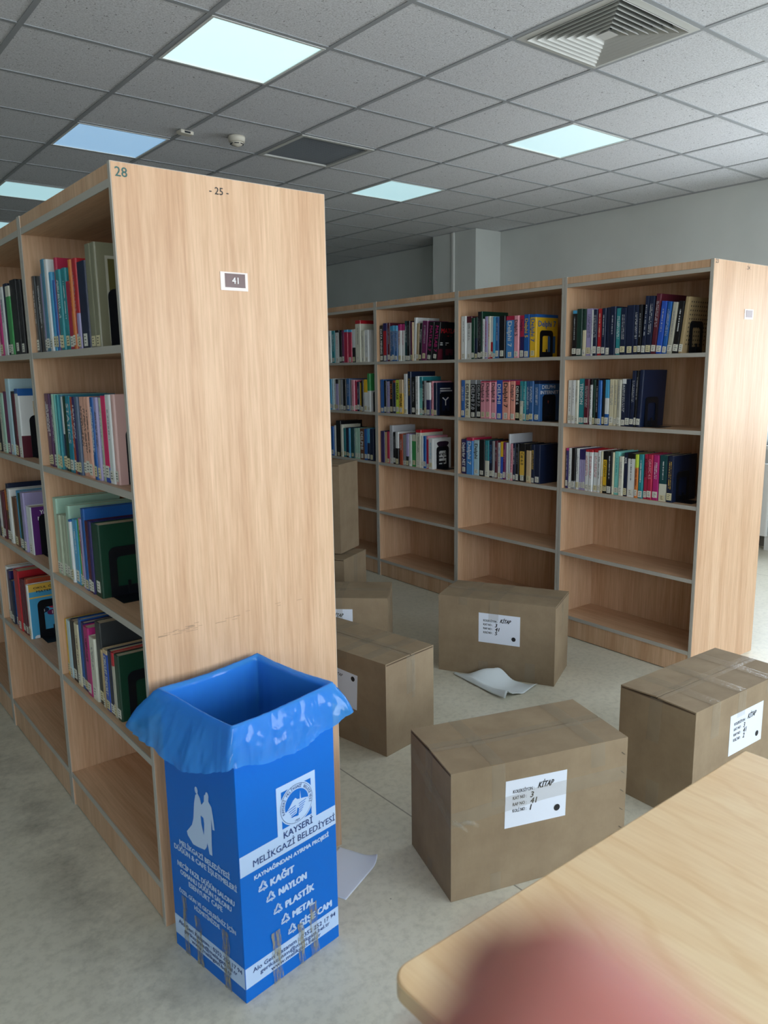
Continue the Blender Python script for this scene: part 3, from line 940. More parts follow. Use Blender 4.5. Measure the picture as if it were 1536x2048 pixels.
        for s, r_ in ((.15, .04), (.3, .06), (.45, .05), (.6, .06)):
            b.poly([(x+.0008, d*(s+r_*1.8*math.cos(a)), max(h*(.02+r_*math.sin(a)), .001)) for a in [k*PI/10 for k in range(20)]], WT)
    if b.v: b.build('cover_print', bk)

def bookend(side, un, lv, xr, label, flip=False, yc=.085, hh=.15, flat=False):
    o, rz, W = bay_frame(side, un)
    M = Matrix.Translation(o) @ Matrix.Rotation(rz, 4, 'Z') @ Matrix.Translation((xr+.0012, .018+yc, LEV[lv]+.0006))
    root = empty('bookend', (0, 0, 0), 0, label, 'bookend', 'black metal bookends'); root.matrix_world = M
    b = MB(); w_ = .055; r = .02; t = .0015
    arc = lambda w_, h0, r: [(-w_, 0), (w_, 0)] + [(w_-r+r*math.cos(a), h0-r+r*math.sin(a)) for a in [i*PI/12 for i in range(7)]] + [(-w_+r-r*math.sin(a), h0-r+r*math.cos(a)) for a in [i*PI/12 for i in range(7)]]
    out = arc(w_, hh, r); inn = arc(w_-.022, hh-.03, .012); inn = [(x, max(z, .03)) for x, z in inn]
    n = len(out); vs = []
    for q in (0, t): vs += [(q, x, z) for x, z in out] + [(q, x, z) for x, z in inn]
    fs = []
    for i in range(n):
        j = (i+1) % n
        fs += [(i, j, n+j, n+i), (2*n+i, 3*n+i, 3*n+j, 2*n+j), (i, 2*n+i, 2*n+j, j), (n+i, n+j, 3*n+j, 3*n+i)]
    b.add(vs, fs, BLACKM); b.build('upright', root)
    MB().box((.0016, -w_+.004, 0), (max(.004, min(.085, W-TB-.003-xr-.0012)), w_-.004, .0014), BLACKM).build('base', root)
    MB().box((t, -.004, .006), (t+.004, .004, .045), BLACKM).build('stiffening_rib', root)
    return root
for (side, un, lv), data in BOOKS.items():
    o, rz, W = bay_frame(side, un); rows = [r.split() for r in data.strip().split('\n')]
    rows = [(int(r[0])/1e4, int(r[1])/1e4, int(r[2])/1e3, r[3], r[4:]) for r in rows]
    e0, e1 = rows[-1][0], rows[0][1]; lim = W-TB-.006
    k = (lim-e0)/(e1-e0) if e1 > lim else 1
    last = None
    for i, (a, b_, h, col, opt) in enumerate(rows):
        a, b_ = e0+(a-e0)*k, e0+(b_-e0)*k
        bk, d = make_book(side, un, lv, W-b_, W-a-.0004, h, col, opt, i, len(rows), o, rz)
        last = (W-a, h, opt)
    ln = max([float(q[2:]) for q in last[2] if q.startswith('l=')] or [0])
    xr = last[0] + math.sin(math.radians(ln))*.15
    if (side, un, lv) not in (('R', 3, 1), ('R', 1, 3)) and xr < W-TB-.003:
        bookend(side, un, lv, xr, f"black metal bookend at the right end of the {LVN[lv]} shelf of {BAYN[(side, un)]}")
# ---------------------------------------------------------------- cartons
def place_on(root): return root
def tape_strip(b, pts, w, nrm, side):          # pts polyline, strip width along side vector, tiny wrinkles
    side = Vector(side).normalized()*w/2; nrm = Vector(nrm).normalized()*.0009; out = []; colo = [0]+[random.uniform(0, 1.6) for _ in range(5)]+[0]
    for a, c_ in zip(pts[:-1], pts[1:]):
        a, c_ = Vector(a), Vector(c_); n = max(2, int((c_-a).length/.012))
        for k in range(n+1 if c_ == Vector(pts[-1]) else n): out.append(a.lerp(c_, k/n))
    vs = []
    for p in out:
        for q, cf in zip((-1, -.75, -.4, -.1, .2, .6, 1), colo): vs.append(p+side*q+nrm*(1+cf+random.uniform(-.25, .4)))
    fs = [(7*i+j, 7*i+j+1, 7*i+j+8, 7*i+j+7) for i in range(len(out)-1) for j in range(6)]
    b.add(vs, fs, TAPE)
def carton(org, ang, Lx, Dy, Hz, label, z0=0, tapes=(), staples=False, hole=True, seam='x', group='sealed cardboard cartons of books'):
    root = empty('cardboard_box', (org[0], org[1], z0), math.radians(ang), label, 'cardboard box', group)
    t = .004
    b = MB()
    b.box((0, 0, .0005), (Lx, t, Hz-t*1.2), CARD); b.box((0, Dy-t, .0005), (Lx, Dy, Hz-t*1.2), CARD)
    b.box((0, t, .0005), (t, Dy-t, Hz-t*2.4), CARD); b.box((Lx-t, t, .0005), (Lx, Dy-t, Hz-t*2.4), CARD)
    b.box((t, t, .0005), (Lx-t, Dy-t, .006), CARD)
    b.build('carton_body', root)
    # inner flaps under, outer flaps on top meeting in a seam
    MB().box((0, t, Hz-t*2.4), (Lx*.28, Dy-t, Hz-t*1.4), CARDIN).build('inner_flap', root); MB().box((Lx*.72, t, Hz-t*2.4), (Lx, Dy-t, Hz-t*1.4), CARDIN).build('inner_flap', root)
    sg = .0025
    def flap(y0, y1, lift0, lift1):
        b = MB(); n = 10; vs = []
        for i in range(n+1):
            x = Lx*i/n; e = abs(i/n-.5)*2
            for y, lf in ((y0, 0 if y0 == 0 else 1), (y1, 1 if y0 == 0 else 0)):
                dz = lf*(lift0*(1-i/n)**3+lift1*(i/n)**3)
                vs += [(x, y, Hz-t*1.2+dz), (x, y, Hz+dz)]
        fs = []
        for i in range(n):
            a = 4*i; fs += [(a+1, a+3, a+7, a+5), (a, a+4, a+6, a+2), (a, a+1, a+5, a+4), (a+2, a+6, a+7, a+3)]
        fs += [(0, 2, 3, 1), (4*n, 4*n+1, 4*n+3, 4*n+2)]
        b.add(vs, fs, CARD); return b.build('flap', root)
    flap(0, Dy/2-sg, .004, .001); flap(Dy/2+sg, Dy, .006, .001)
    for tp in tapes:
        b = MB(); kind = tp[0]
        if kind == 'over':                       # across the top and down the front: a, w, drop front, drop back
            _, a, w_, df, db = tp; x = a*Lx; e = .0008
            pts = ([(x, Dy+e, Hz-db), (x, Dy+e, Hz)] if db else []) 
            if pts: tape_strip(b, pts, w_, (0, 1, 0), (1, 0, 0))
            tape_strip(b, [(x, Dy, Hz+e), (x, Dy*.5, Hz+.004), (x, 0, Hz+e)], w_, (0, 0, 1), (1, 0, 0))
            if df: tape_strip(b, [(x, -e, Hz), (x+random.uniform(-.006, .006), -e, Hz-df)], w_, (0, -1, 0), (1, 0, 0))
        elif kind == 'seam':                     # along the top seam and down the ends
            _, w_, d0, d1 = tp; y = Dy/2
            tape_strip(b, [(0, y, Hz+.006), (Lx*.3, y, Hz+.001), (Lx, y, Hz+.002)], w_, (0, 0, 1), (0, 1, 0))
            if d0: tape_strip(b, [(-.0008, y, Hz), (-.0008, y+.01, Hz-d0)], w_, (-1, 0, 0), (0, 1, 0))
            if d1: tape_strip(b, [(Lx+.0008, y, Hz), (Lx+.0008, y, Hz-d1)], w_, (1, 0, 0), (0, 1, 0))
        elif kind == 'girdle':                   # round the sides at height z: front then left
            _, z, w_ = tp
            tape_strip(b, [(0, -.0008, z-.02), (Lx*.5, -.0008, z+.005), (Lx, -.0008, z+.01)], w_, (0, -1, 0), (0, 0, 1))
            tape_strip(b, [(-.0008, 0, z-.02), (-.0008, Dy*.5, z+.02), (-.0008, Dy, z+.06)], w_, (-1, 0, 0), (0, 0, 1))
            for k in range(5):                   # crumpled loose end at the corner
                tape_strip(b, [(.0+.012*k, -.002, z-.03+random.uniform(-.01, .01)), (.035+.012*k, -.006-.004*random.random(), z-.045+random.uniform(-.012, .012))], .012, (0, -1, 0), (0, .2, 1))
        elif kind == 'foot':                     # short bottom tape showing up the front
            _, a, w_, hh = tp; tape_strip(b, [(a*Lx, -.0008, .002), (a*Lx, -.0008, hh)], w_, (0, -1, 0), (1, 0, 0))
        elif kind == 'footl':
            _, a, w_, hh = tp; tape_strip(b, [(-.0008, a*Dy, .002), (-.0008, a*Dy, hh)], w_, (-1, 0, 0), (0, 1, 0))
        elif kind == 'end':                      # loose strip down the right end
            _, a, w_, z0_, z1_ = tp; tape_strip(b, [(Lx+.0008, a*Dy, z1_), (Lx+.003, a*Dy+.004, (z0_+z1_)/2), (Lx+.0008, a*Dy+.002, z0_)], w_, (1, 0, 0), (0, 1, 0))
        b.build('packing_tape', root, recalc=False)
    if staples:
        for k in range(6):
            z = Hz*(.10+.155*k)
            MB().box((-.007, -.0012, -.0008), (.007, -.0001, .0008), mat('staple_bronze', '#3c342c', .4)).build('staple', root, loc=(Lx-.015, 0, z)).rotation_euler = (0, math.radians(38), 0)
    return root
def ship_label(root, x0, z0, w_, h_, koli, tilt=0, dot='br', Mx=None, rot180=False):
    M = Matrix.Translation((x0, -.0006, z0)) @ Matrix.Rotation(math.radians(tilt), 4, 'Y')
    b = MB().box((0, -.0004, 0), (w_, 0, h_), PAPER, M); o = b.build('paper_label', root)
    t = MB(); s = lambda x, z: M @ Vector((x*w_, -.0009, z*h_)); u = M.to_3x3() @ X_; v = M.to_3x3() @ Z_
    y = [.72, .585, .45, .315]
    if dot != 'tr':
        for st, z, wq in zip(('KOLEKSİYON :', 'KAT NO :', 'RAF NO :', 'KOLİ NO :'), y, (.34, .22, .22, .22)):
            t.text(st, s(.12, z), u, v, INK, h=.068*h_, w=wq*w_, bold=.035)
        t.text('KİTAP', s(.52, y[0]+.01), u, v, MARKER, h=.12*h_, w=.24*w_, bold=.05, shear=.35)
        for st, z in (('3', y[1]-.02), ('41', y[2]-.02), (koli, y[3]-.02)): t.text(st, s(.40, z), u, v, MARKER, h=.115*h_, bold=.05, shear=.2)
        cx, cz = .85, .22
    else:
        t.text('KİTAP', s(.36, .80), u, v, MARKER, h=.08*h_, bold=.02, shear=.3)
        for st, z in zip(('3', '41', '4'), (.62, .47, .33)): t.text(st, s(.30, z), u, v, MARKER, h=.10*h_, bold=.015, shear=.2)
        for st, z in zip(('KOLEKSİYON :', 'KAT NO :', 'RAF NO :', 'KOLİ NO :'), (.8, .64, .49, .35)): t.text(st, s(.04, z), u, v, INK, h=.055*h_, w=.28*w_, bold=.01)
        cx, cz = .88, .86
    r = .062*h_*1.15
    t.poly([M @ Vector((cx*w_+r*math.cos(a), -.0009, cz*h_+r*math.sin(a))) for a in [k*PI/14 for k in range(28)]], INK)
    t.build('label_print', o)
b1 = carton((-.910, -1.217), -18.24, .592, .301, .398, 'nearest cardboard carton, labelled koli 1, standing just behind the table edge',
    tapes=(('over', .25, .043, .13, .0), ('over', .815, .05, .075, .0), ('seam', .05, .16, .0), ('girdle', .275, .045), ('foot', .24, .035, .06), ('footl', .5, .035, .05)), staples=True)
ship_label(b1, .170, .192, .205, .148, '1', 1.0)
b2 = carton((-.044, -1.450), -2.2, .597, .296, .402, 'cardboard carton at the right picture edge behind the far table corner, labelled koli 2',
    tapes=(('over', .2, .05, .12, 0), ('over', .47, .05, .09, 0), ('over', .78, .05, .05, 0), ('seam', .05, .16, 0), ('footl', .5, .05, .10)))
ship_label(b2, .212, .180, .215, .148, '2', 0)
b3 = carton((-.615, .167), -80.9, .6, .292, .385, 'cardboard carton half hidden behind the end panel, right behind the blue bin',
    tapes=(('over', .25, .05, .03, 0), ('over', .6, .05, .03, 0), ('over', .82, .05, .0, 0), ('seam', .05, 0, .16), ('foot', .8, .05, .09), ('end', .55, .02, .2, .36)))
ship_label(b3, .226, .160, .212, .150, '4', 3.0, dot='tr')
b4 = carton((-.431, .640), -42.85, .6, .305, .40, 'cardboard carton second from the end panel, between the half hidden carton and the stack',
    tapes=(('seam', .05, .0, .12), ('over', .6, .03, .12, 0)))
ship_label(b4, .215, .195, .21, .148, '3', 0)
b5 = carton((.252, .126), -63.05, .593, .295, .397, 'cardboard carton labelled koli 5 with crumpled white paper lying before it',
    tapes=(('over', .22, .045, .04, 0), ('over', .49, .05, .10, 0), ('seam', .05, 0, .06), ('foot', .4, .05, .08), ('foot', .8, .05, .1), ('end', .5, .025, .24, .37)))
ship_label(b5, .212, .178, .21, .150, '5', 0)
b6 = carton((.31, 1.033), 27.3, .297, .56, .40, 'lower cardboard carton of the stack of two by the far bookcase', tapes=(('over', .5, .05, .2, 0),))
b7 = carton((.369, 1.147), 29, .262, .36, .548, 'tall cardboard carton standing on end on top of the stack of two', z0=.4055, tapes=(('footl', .25, .05, .3),))

# ---------------------------------------------------------------- loose papers
def sheet(name, w_, h_, fn, loc, rz, label, mt=PAPER, n=26):
    vs = []; fs = []
    for j in range(n+1):
        for i in range(n+1): vs.append(fn(w_*i/n, h_*j/n))
    for j in range(n):
        for i in range(n): a = j*(n+1)+i; fs.append((a, a+1, a+n+2, a+n+1))
    b = MB(); b.add(vs, fs, mt); o = b.build(name, smooth=True, loc=loc, rz=rz, recalc=False)
    s = o.modifiers.new('thickness', 'SOLIDIFY'); s.thickness = .0004; s.offset = 1
    tag(o, label, 'paper', 'white paper sheets left on the floor'); return o
def curl_corner(x, y, w_, h_, ax, ay, r, start):
    # roll the part beyond a line, direction (ax, ay) pointing to the curling corner
    s = x*ax+y*ay-start
    if s <= 0: return (x, y, .0012)
    a = s/r; mx = 1.15*PI
    if a > mx: ex = s-mx*r; px = r*math.sin(mx)+ex*math.cos(mx); pz = r*(1-math.cos(mx))+ex*math.sin(mx)
    else: px = r*math.sin(a); pz = r*(1-math.cos(a))
    return (x-ax*s+ax*px, y-ay*s+ay*px, .0012+max(pz, 0))
ca, sa = math.cos(math.radians(-38)), math.sin(math.radians(-38))
sheet('paper_sheet', .21, .148, lambda x, y: curl_corner(x, y, .21, .148, ca, sa, .032, .125), (-1.135, -1.015, 0), math.radians(24), 'white paper sheet with a curled corner on the floor right of the blue bin')
def crump(u, v):
    # limp sheet: long near edge on the floor, far middle humped up, right end rolled over
    A, B, C, D = Vector((.262, .030)), Vector((.215, -.371)), Vector((.462, -.352)), Vector((.338, -.085))
    v2 = v; p = A.lerp(B, u).lerp(D.lerp(C, u), v2)
    hump = .062*math.exp(-((u-.30)/.24)**2)*math.sin(min(v*1.25, 1)*PI/2)**1.5
    roll = .030*max(0, 1-abs(v-.12)/.16)*(.4+.6*u)
    end = .018*max(0, (u-.75)/.25)*abs(math.sin(v*5+.5))
    z = hump+roll+end+.003*math.sin(u*19+v*7)*v
    p = p+Vector((-.018, .01))*math.sin(v*PI*2)*.5
    return (p.x, p.y, .0014+max(z, 0))
sheet('paper_sheet', 1, 1, crump, (0, 0, 0), 0, 'crumpled translucent white backing paper on the floor before the koli 5 carton', mat('backing_paper', '#e2ebee', .3))

# ---------------------------------------------------------------- table
TX0, TX1, TY0, TY1, TZ = -1.74, -.832, -3.45, -1.993, .75
def m_maple():
    mt = mat('maple_veneer', '#d9b483', .3); v = mapping(mt, (1, 1, 1))
    n0 = noise(mt, mapping(mt, (2.6, .8, 1), (0, 0, .35)), 2.6, 4, .55, 1.4)
    wv = N(mt, 'ShaderNodeTexWave'); wv.bands_direction = 'X'; wv.inputs['Scale'].default_value = 5; wv.inputs['Distortion'].default_value = 9; wv.inputs['Detail'].default_value = 3; wv.inputs['Detail Scale'].default_value = 1.2
    L(mt, mapping(mt, (1, .28, 1), (0, 0, .45)), wv.inputs['Vector'])
    a = ramp(mt, n0.outputs[0], [(.3, lin('#ecc798')), (.7, lin('#f8dcb2'))])
    b = ramp(mt, wv.outputs[0], [(0, lin('#e3cba8')), (.12, (1, 1, 1, 1))])
    f = noise(mt, mapping(mt, (1, .05, 1), (0, 0, .45)), 160, 3); g = ramp(mt, f.outputs[0], [(.3, lin('#e9dcc8')), (.6, (1, 1, 1, 1))])
    c = mixc(mt, .22, a.outputs[0], b.outputs[0], 'MULTIPLY'); c = mixc(mt, .3, c, g.outputs[0], 'MULTIPLY')
    L(mt, c, bsdf(mt).inputs['Base Color']); return mt
tb = empty('table', ((TX0+TX1)/2, (TY0+TY1)/2, 0), 0, 'maple veneer table with rounded corners in the right foreground', 'table')
hx, hy = (TX1-TX0)/2, (TY1-TY0)/2
def table_ring(e):
    out = []
    for sx, sy, a0, r in ((1, -1, -90, .03), (1, 1, 0, .006), (-1, 1, 90, .03), (-1, -1, 180, .03)):
        r += e
        for i in range(8):
            a = math.radians(a0+90*i/7); out.append((sx*(hx+e-r)+r*math.cos(a), sy*(hy+e-r)+r*math.sin(a)))
    return out
MB().prism(table_ring(0), TZ-.026, TZ, m_maple()).build('tabletop', tb, bevel=.003)
MB().prism(table_ring(.0012), TZ-.0245, TZ-.003, mat('pale_edge_band', '#cfb48c', .35)).build('edge_band', tb)
GM = mat('grey_powder_coat', '#8d9196', .4)
fr = MB()
for s in (-1, 1): fr.box((-hx+.14, s*(hy-.15)-.015, TZ-.08), (hx-.14, s*(hy-.15)+.015, TZ-.03), GM); fr.box((s*(hx-.15)-.015, -hy+.14, TZ-.08), (s*(hx-.15)+.015, hy-.14, TZ-.03), GM)
fr.build('apron', tb)
for sx in (-1, 1):
    for sy in (-1, 1): MB().lathe([(.019, 0), (.019, .01), (.016, .012), (.016, TZ-.03)], GM, 20, (sx*(hx-.15), sy*(hy-.15), 0)).build('leg', tb)
# ---------------------------------------------------------------- recycling bin: blue corrugated plastic box, print, tape; bag is a thing of its own
BF = Vector((-1.536, -1.167, 0)); BL_ = Vector((-1.596, -.865, 0)); BR_ = Vector((-1.235, -1.122, 0))
BW = .306; BH = .712; ang = math.atan2(BR_.y-BF.y, BR_.x-BF.x)
ux = Vector((math.cos(ang), math.sin(ang), 0)); uy = Vector((-ux.y, ux.x, 0))
BLUE = mat('bin_blue_plastic', '#006acc', .4, spec=.25); BPRINT = mat('bin_white_print', '#b9d3f5', .45); BDARK = mat('bin_dark_print', '#123a7c', .5)
bn = empty('recycling_bin', BF, ang, 'square blue printed recycling bin standing before the numbered end panel', 'bin')
b = MB(); t = .004
b.box((0, 0, 0), (BW, t, BH), BLUE); b.box((0, BW-t, 0), (BW, BW, BH), BLUE); b.box((0, t, 0), (t, BW-t, BH), BLUE); b.box((BW-t, t, 0), (BW, BW-t, BH), BLUE); b.box((t, t, .001), (BW-t, BW-t, .005), BLUE)
b.build('bin_body', bn, bevel=.0012)
# front face: (s, z) -> (s, -e, z);  left face: s measured from far corner -> (-e, BW - s, z)
FR = lambda s, z, e=.0006: Vector((s, -e, z)); LFc = lambda s, z, e=.0006: Vector((-e, BW-s, z))
FU, LU = X_, -Y_
def quadp(b, F, pts, mt, e=.0006): b.poly([F(s, z, e) for s, z in pts], mt)
for F_, ps in ((FR, [(.001, .336), (BW-.001, .336), (BW-.001, .389), (.001, .389)]), (FR, [(.001, .038), (BW-.001, .038), (BW-.001, .093), (.001, .093)]), (LFc, [(.001, .038), (BW-.001, .038), (BW-.001, .095), (.001, .095)])):
    g = MB(); quadp(g, F_, ps, BPRINT); g.build('printed_band', bn)
g = MB()
# emblem frame as four bars
for p in ([(.115, .389), (.1295, .389), (.1295, .516), (.115, .516)], [(.2245, .389), (.239, .389), (.239, .516), (.2245, .516)], [(.1295, .4995), (.2245, .4995), (.2245, .516), (.1295, .516)], [(.1295, .388), (.2245, .388), (.2245, .4015), (.1295, .4015)]): quadp(g, FR, p, BPRINT)
g.build('emblem_frame', bn)
g = MB(); cx, cz, R0 = .177, .4515, .0545
disc = lambda r, n=48, ox=0, oz=0: [(cx+ox+r*math.cos(2*PI*k/n), cz+oz+r*math.sin(2*PI*k/n)) for k in range(n)]
quadp(g, FR, disc(R0), BPRINT, .0009); quadp(g, FR, disc(R0-.003), BDARK, .0011); quadp(g, FR, disc(R0-.0042), BPRINT, .0013); 
top = [(cx+.0375*math.cos(a), cz+.0375*math.sin(a)) for a in [math.radians(q) for q in range(-5, 200, 8)]]
quadp(g, FR, top, BLUE, .0015)
mnt = [(cx-.036, cz-.012), (cx-.024, cz-.002), (cx-.012, cz+.012), (cx-.004, cz+.016), (cx+.002, cz+.010), (cx+.012, cz+.008), (cx+.022, cz+.006), (cx+.037, cz+.002), (cx+.034, cz-.014), (cx, cz-.02)]
quadp(g, FR, mnt[::-1], BPRINT, .0017); quadp(g, FR, [(cx+.0095, cz+.005), (cx+.0135, cz+.005), (cx+.0118, cz+.030)], BPRINT, .0017)
for k in range(5):
    z = cz-.006-.006*k; w0 = .030-.0035*k
    quadp(g, FR, [(cx-w0, z-.003), (cx-.004, z+.001), (cx-.004, z+.003), (cx-w0, z-.001)], BLUE, .0019)
    quadp(g, FR, [(cx+.006, z+.001), (cx+w0, z+.005), (cx+w0, z+.007), (cx+.006, z+.003)], BLUE, .0019)
quadp(g, FR, [(cx-.003, cz-.034), (cx+.004, cz-.034), (cx+.006, cz-.016), (cx+.001, cz-.012)], BLUE, .0019)
quadp(g, FR, [(cx-.022, cz-.03), (cx+.003, cz-.034), (cx-.002, cz-.026)], BLUE, .0021)
ring = 'KAYSERİ MELİKGAZİ BELEDİYESİ'
for k, ch in enumerate(ring):
    a = math.radians(196-212*k/(len(ring)-1))
    if ch != ' ':
        g.text(ch, FR(cx+.0405*math.cos(a), cz+.0405*math.sin(a), .0019)-Vector((math.sin(a), 0, -math.cos(a)))*.002, (math.sin(a), 0, -math.cos(a)), (math.cos(a), 0, math.sin(a)), BDARK, h=.0072, bold=.02)
g.text('1989', FR(cx, cz-.048, .0019), FU, Z_, BDARK, h=.0058, align='C')
g.build('emblem', bn)
def line(F, U, st, s0, s1, z, h, mt, bold=.03, name='printed_text', e=.0012, shear=0):
    MB().text(st, F(s0, z, e), U, Z_, mt, h=h, w=s1-s0, bold=bold, shear=shear).build(name, bn)
line(FR, FU, 'KAYSERİ', .133, .226, .3755, .017, BDARK, .03)
line(FR, FU, 'MELİKGAZİ BELEDİYESİ', .0385, .3015, .3475, .0165, BDARK, .02)
line(FR, FU, 'KAYNAĞINDAN AYIRMA PROJESİ', .040, .278, .3125, .0105, BPRINT, .10)
for st, s0, s1, z in (('KAĞIT', .087, .160, .272), ('NAYLON', .111, .199, .2325), ('PLASTİK', .130, .223, .188), ('METAL', .151, .223, .148), ('ŞİŞE CAM', .173, .281, .107)):
    line(FR, FU, st, s0, s1, z, .0175, BPRINT, .12)
def recycle(cx, cz, r):
    g = MB()
    for k in range(3):
        a0 = k*2*PI/3
        def rt(x, z): return (cx+x*math.cos(a0)-z*math.sin(a0), cz+x*math.sin(a0)+z*math.cos(a0))
        # one bent arrow: band along the top corner of a triangle with a head
        quadp(g, FR, [rt(*p) for p in ((-.62*r, .05*r), (-.25*r, .72*r), (-.10*r, .95*r), (.10*r, .95*r), (-.02*r, .55*r), (-.30*r, -.12*r))], BPRINT, .0012)
        quadp(g, FR, [rt(*p) for p in ((.14*r, .95*r), (.42*r, .52*r), (.60*r, .62*r), (.52*r, .12*r), (.02*r, .28*r), (.18*r, .38*r), (.06*r, .58*r))], BPRINT, .0012)
    g.build('recycling_symbol', bn)
for p in ((.0639, .283), (.0855, .2429), (.1055, .1983), (.1274, .1583), (.1475, .118)): recycle(p[0], p[1], .0165)
for F, U, off in ((FR, FU, 0),):
    line(F, U, 'Alo Geri Kazanım : 0352 252 17 94', .023, .294, .0715, .0115, BDARK, .03)
    line(F, U, 'gerikazanim@melikgazi.bel.tr', .044, .272, .0565, .0105, BDARK, .03)
    line(F, U, 'www.melikgazi.bel.tr', .077, .240, .0425, .0105, BDARK, .03)
S = lambda u: BW-u*BW/.307
line(LFc, LU, 'Alo Geri Kazanım : 0352 252 17 94', S(.2873), S(.0106), .0745, .0115, BDARK, .03)
line(LFc, LU, 'gerikazanim@melikgazi.bel.tr', S(.263), S(.031), .0595, .0105, BDARK, .03)
line(LFc, LU, 'www.melikgazi.bel.tr', S(.2299), S(.055), .0450, .0105, BDARK, .03)
for st, a, b_, z, h in (('MELİKGAZİ BELEDİYESİ', .2562, .0399, .3165, .0135), ('DÜĞÜN & CAFE İŞLETMELERİ', .2829, .0134, .295, .0135), ('NECİP FAZIL DÜĞÜN SALONU', .2724, .0264, .251, .0135), ('OSMANLI DÜĞÜN SALONU', .2618, .0403, .2300, .0135),
                        ('ESENYURT CAFE', .2246, .0793, .2100, .0135), ('ÖZEL GÜN VE GECELERİNİZ İÇİN', .2736, .0277, .1735, .0115), ('HİZMETİNİZDE', .2055, .0957, .1545, .0115)):
    line(LFc, LU, st, S(a), S(b_), z, h, BPRINT, .08)
cp = [(0.1581, 0.4956), (0.1485, 0.487), (0.1433, 0.47), (0.1318, 0.4829), (0.129, 0.501), (0.1181, 0.5084), (0.1105, 0.5027), (0.1121, 0.4902), (0.1003, 0.481), (0.0944, 0.4458), (0.0919, 0.4228), (0.1007, 0.4211), (0.1042, 0.4488), (0.1050, 0.4366), (0.1080, 0.3838), (0.1085, 0.3484), (0.1200, 0.3478), (0.1270, 0.375), (0.1317, 0.3615), (0.1405, 0.3508), (0.1701, 0.3456), (0.1917, 0.3437), (0.2146, 0.3595), (0.2175, 0.3691), (0.1917, 0.3972), (0.1832, 0.4182), (0.1755, 0.4632), (0.1679, 0.4868)]
g = MB(); quadp(g, LFc, [(S(u), z) for u, z in cp], BPRINT, .0012)
quadp(g, LFc, [(S(u), z) for u, z in [(0.1493, 0.44), (0.1376, 0.4376), (0.1355, 0.422), (0.1400, 0.3899), (0.1483, 0.4178)]], BLUE, .0015)
for c_ in ((.1625, .502), (.1165, .5045)): quadp(g, LFc, [(S(c_[0]+.0065*math.cos(a)), c_[1]+.009*math.sin(a)) for a in [k*PI/8 for k in range(16)]], BPRINT, .0013)
g.build('couple_silhouette', bn)
WT2 = bpy.data.materials.new('yellowed_tape'); WT2.use_nodes = True
_b = WT2.node_tree.nodes['Principled BSDF']; _b.inputs['Base Color'].default_value = lin('#a39c78'); _b.inputs['Roughness'].default_value = .3
_n = noise(WT2, mapping(WT2, (1, 1, .15)), 160, 4, .7); _r = ramp(WT2, _n.outputs[0], [(.42, (.10, .10, .10, 1)), (.62, (.75, .75, .75, 1))])
_tr = N(WT2, 'ShaderNodeBsdfTransparent'); _mx = N(WT2, 'ShaderNodeMixShader'); L(WT2, _r.outputs[0], _mx.inputs[0]); L(WT2, _tr.outputs[0], _mx.inputs[1]); L(WT2, _b.outputs[0], _mx.inputs[2]); L(WT2, _mx.outputs[0], WT2.node_tree.nodes['Material Output'].inputs[0])
for F, s0, z1, w_ in ((LFc, S(.26), .17, .022), (LFc, S(.205), .14, .03), (LFc, S(.085), .165, .032), (FR, .082, .143, .03), (FR, .165, .12, .02), (FR, .205, .155, .028)):
    b = MB(); n = 14; vs = []
    for i in range(n+1):
        z = .001+(z1-.001)*i/n; wob = .002*math.sin(i*1.3)
        for q in range(5): vs.append(F(s0+wob+w_*q/4*(1 - .1*(i/n)), z, .0022+random.uniform(0, .0012)))
    b.add(vs, [(5*i+j, 5*i+j+1, 5*i+j+6, 5*i+j+5) for i in range(n) for j in range(4)], WT2); b.build('old_tape', bn, recalc=False)

# bag: one continuous sleeve, flared skirt outside, lining inside
BAG = bpy.data.materials.new('blue_polythene'); BAG.use_nodes = True
_b = BAG.node_tree.nodes['Principled BSDF']; _b.inputs['Base Color'].default_value = lin('#46a4f0'); _b.inputs['Roughness'].default_value = .13; _b.inputs['Specular IOR Level'].default_value = .6
_v = mapping(BAG, (1, 1, .6)); _n = noise(BAG, _v, 8, 5, .5, .3); _n.noise_type = 'RIDGED_MULTIFRACTAL'; bump(BAG, _n.outputs[0], .55, .012)
_tl = N(BAG, 'ShaderNodeBsdfTranslucent'); _tl.inputs[0].default_value = lin('#2ba0ff'); _m1 = N(BAG, 'ShaderNodeMixShader'); _m1.inputs[0].default_value = .35
_tr = N(BAG, 'ShaderNodeBsdfTransparent'); _tr.inputs[0].default_value = (.35, .65, 1, 1); _m2 = N(BAG, 'ShaderNodeMixShader'); _m2.inputs[0].default_value = .27
L(BAG, _b.outputs[0], _m1.inputs[1]); L(BAG, _tl.outputs[0], _m1.inputs[2]); L(BAG, _m1.outputs[0], _m2.inputs[1]); L(BAG, _tr.outputs[0], _m2.inputs[2]); L(BAG, _m2.outputs[0], BAG.node_tree.nodes['Material Output'].inputs[0])
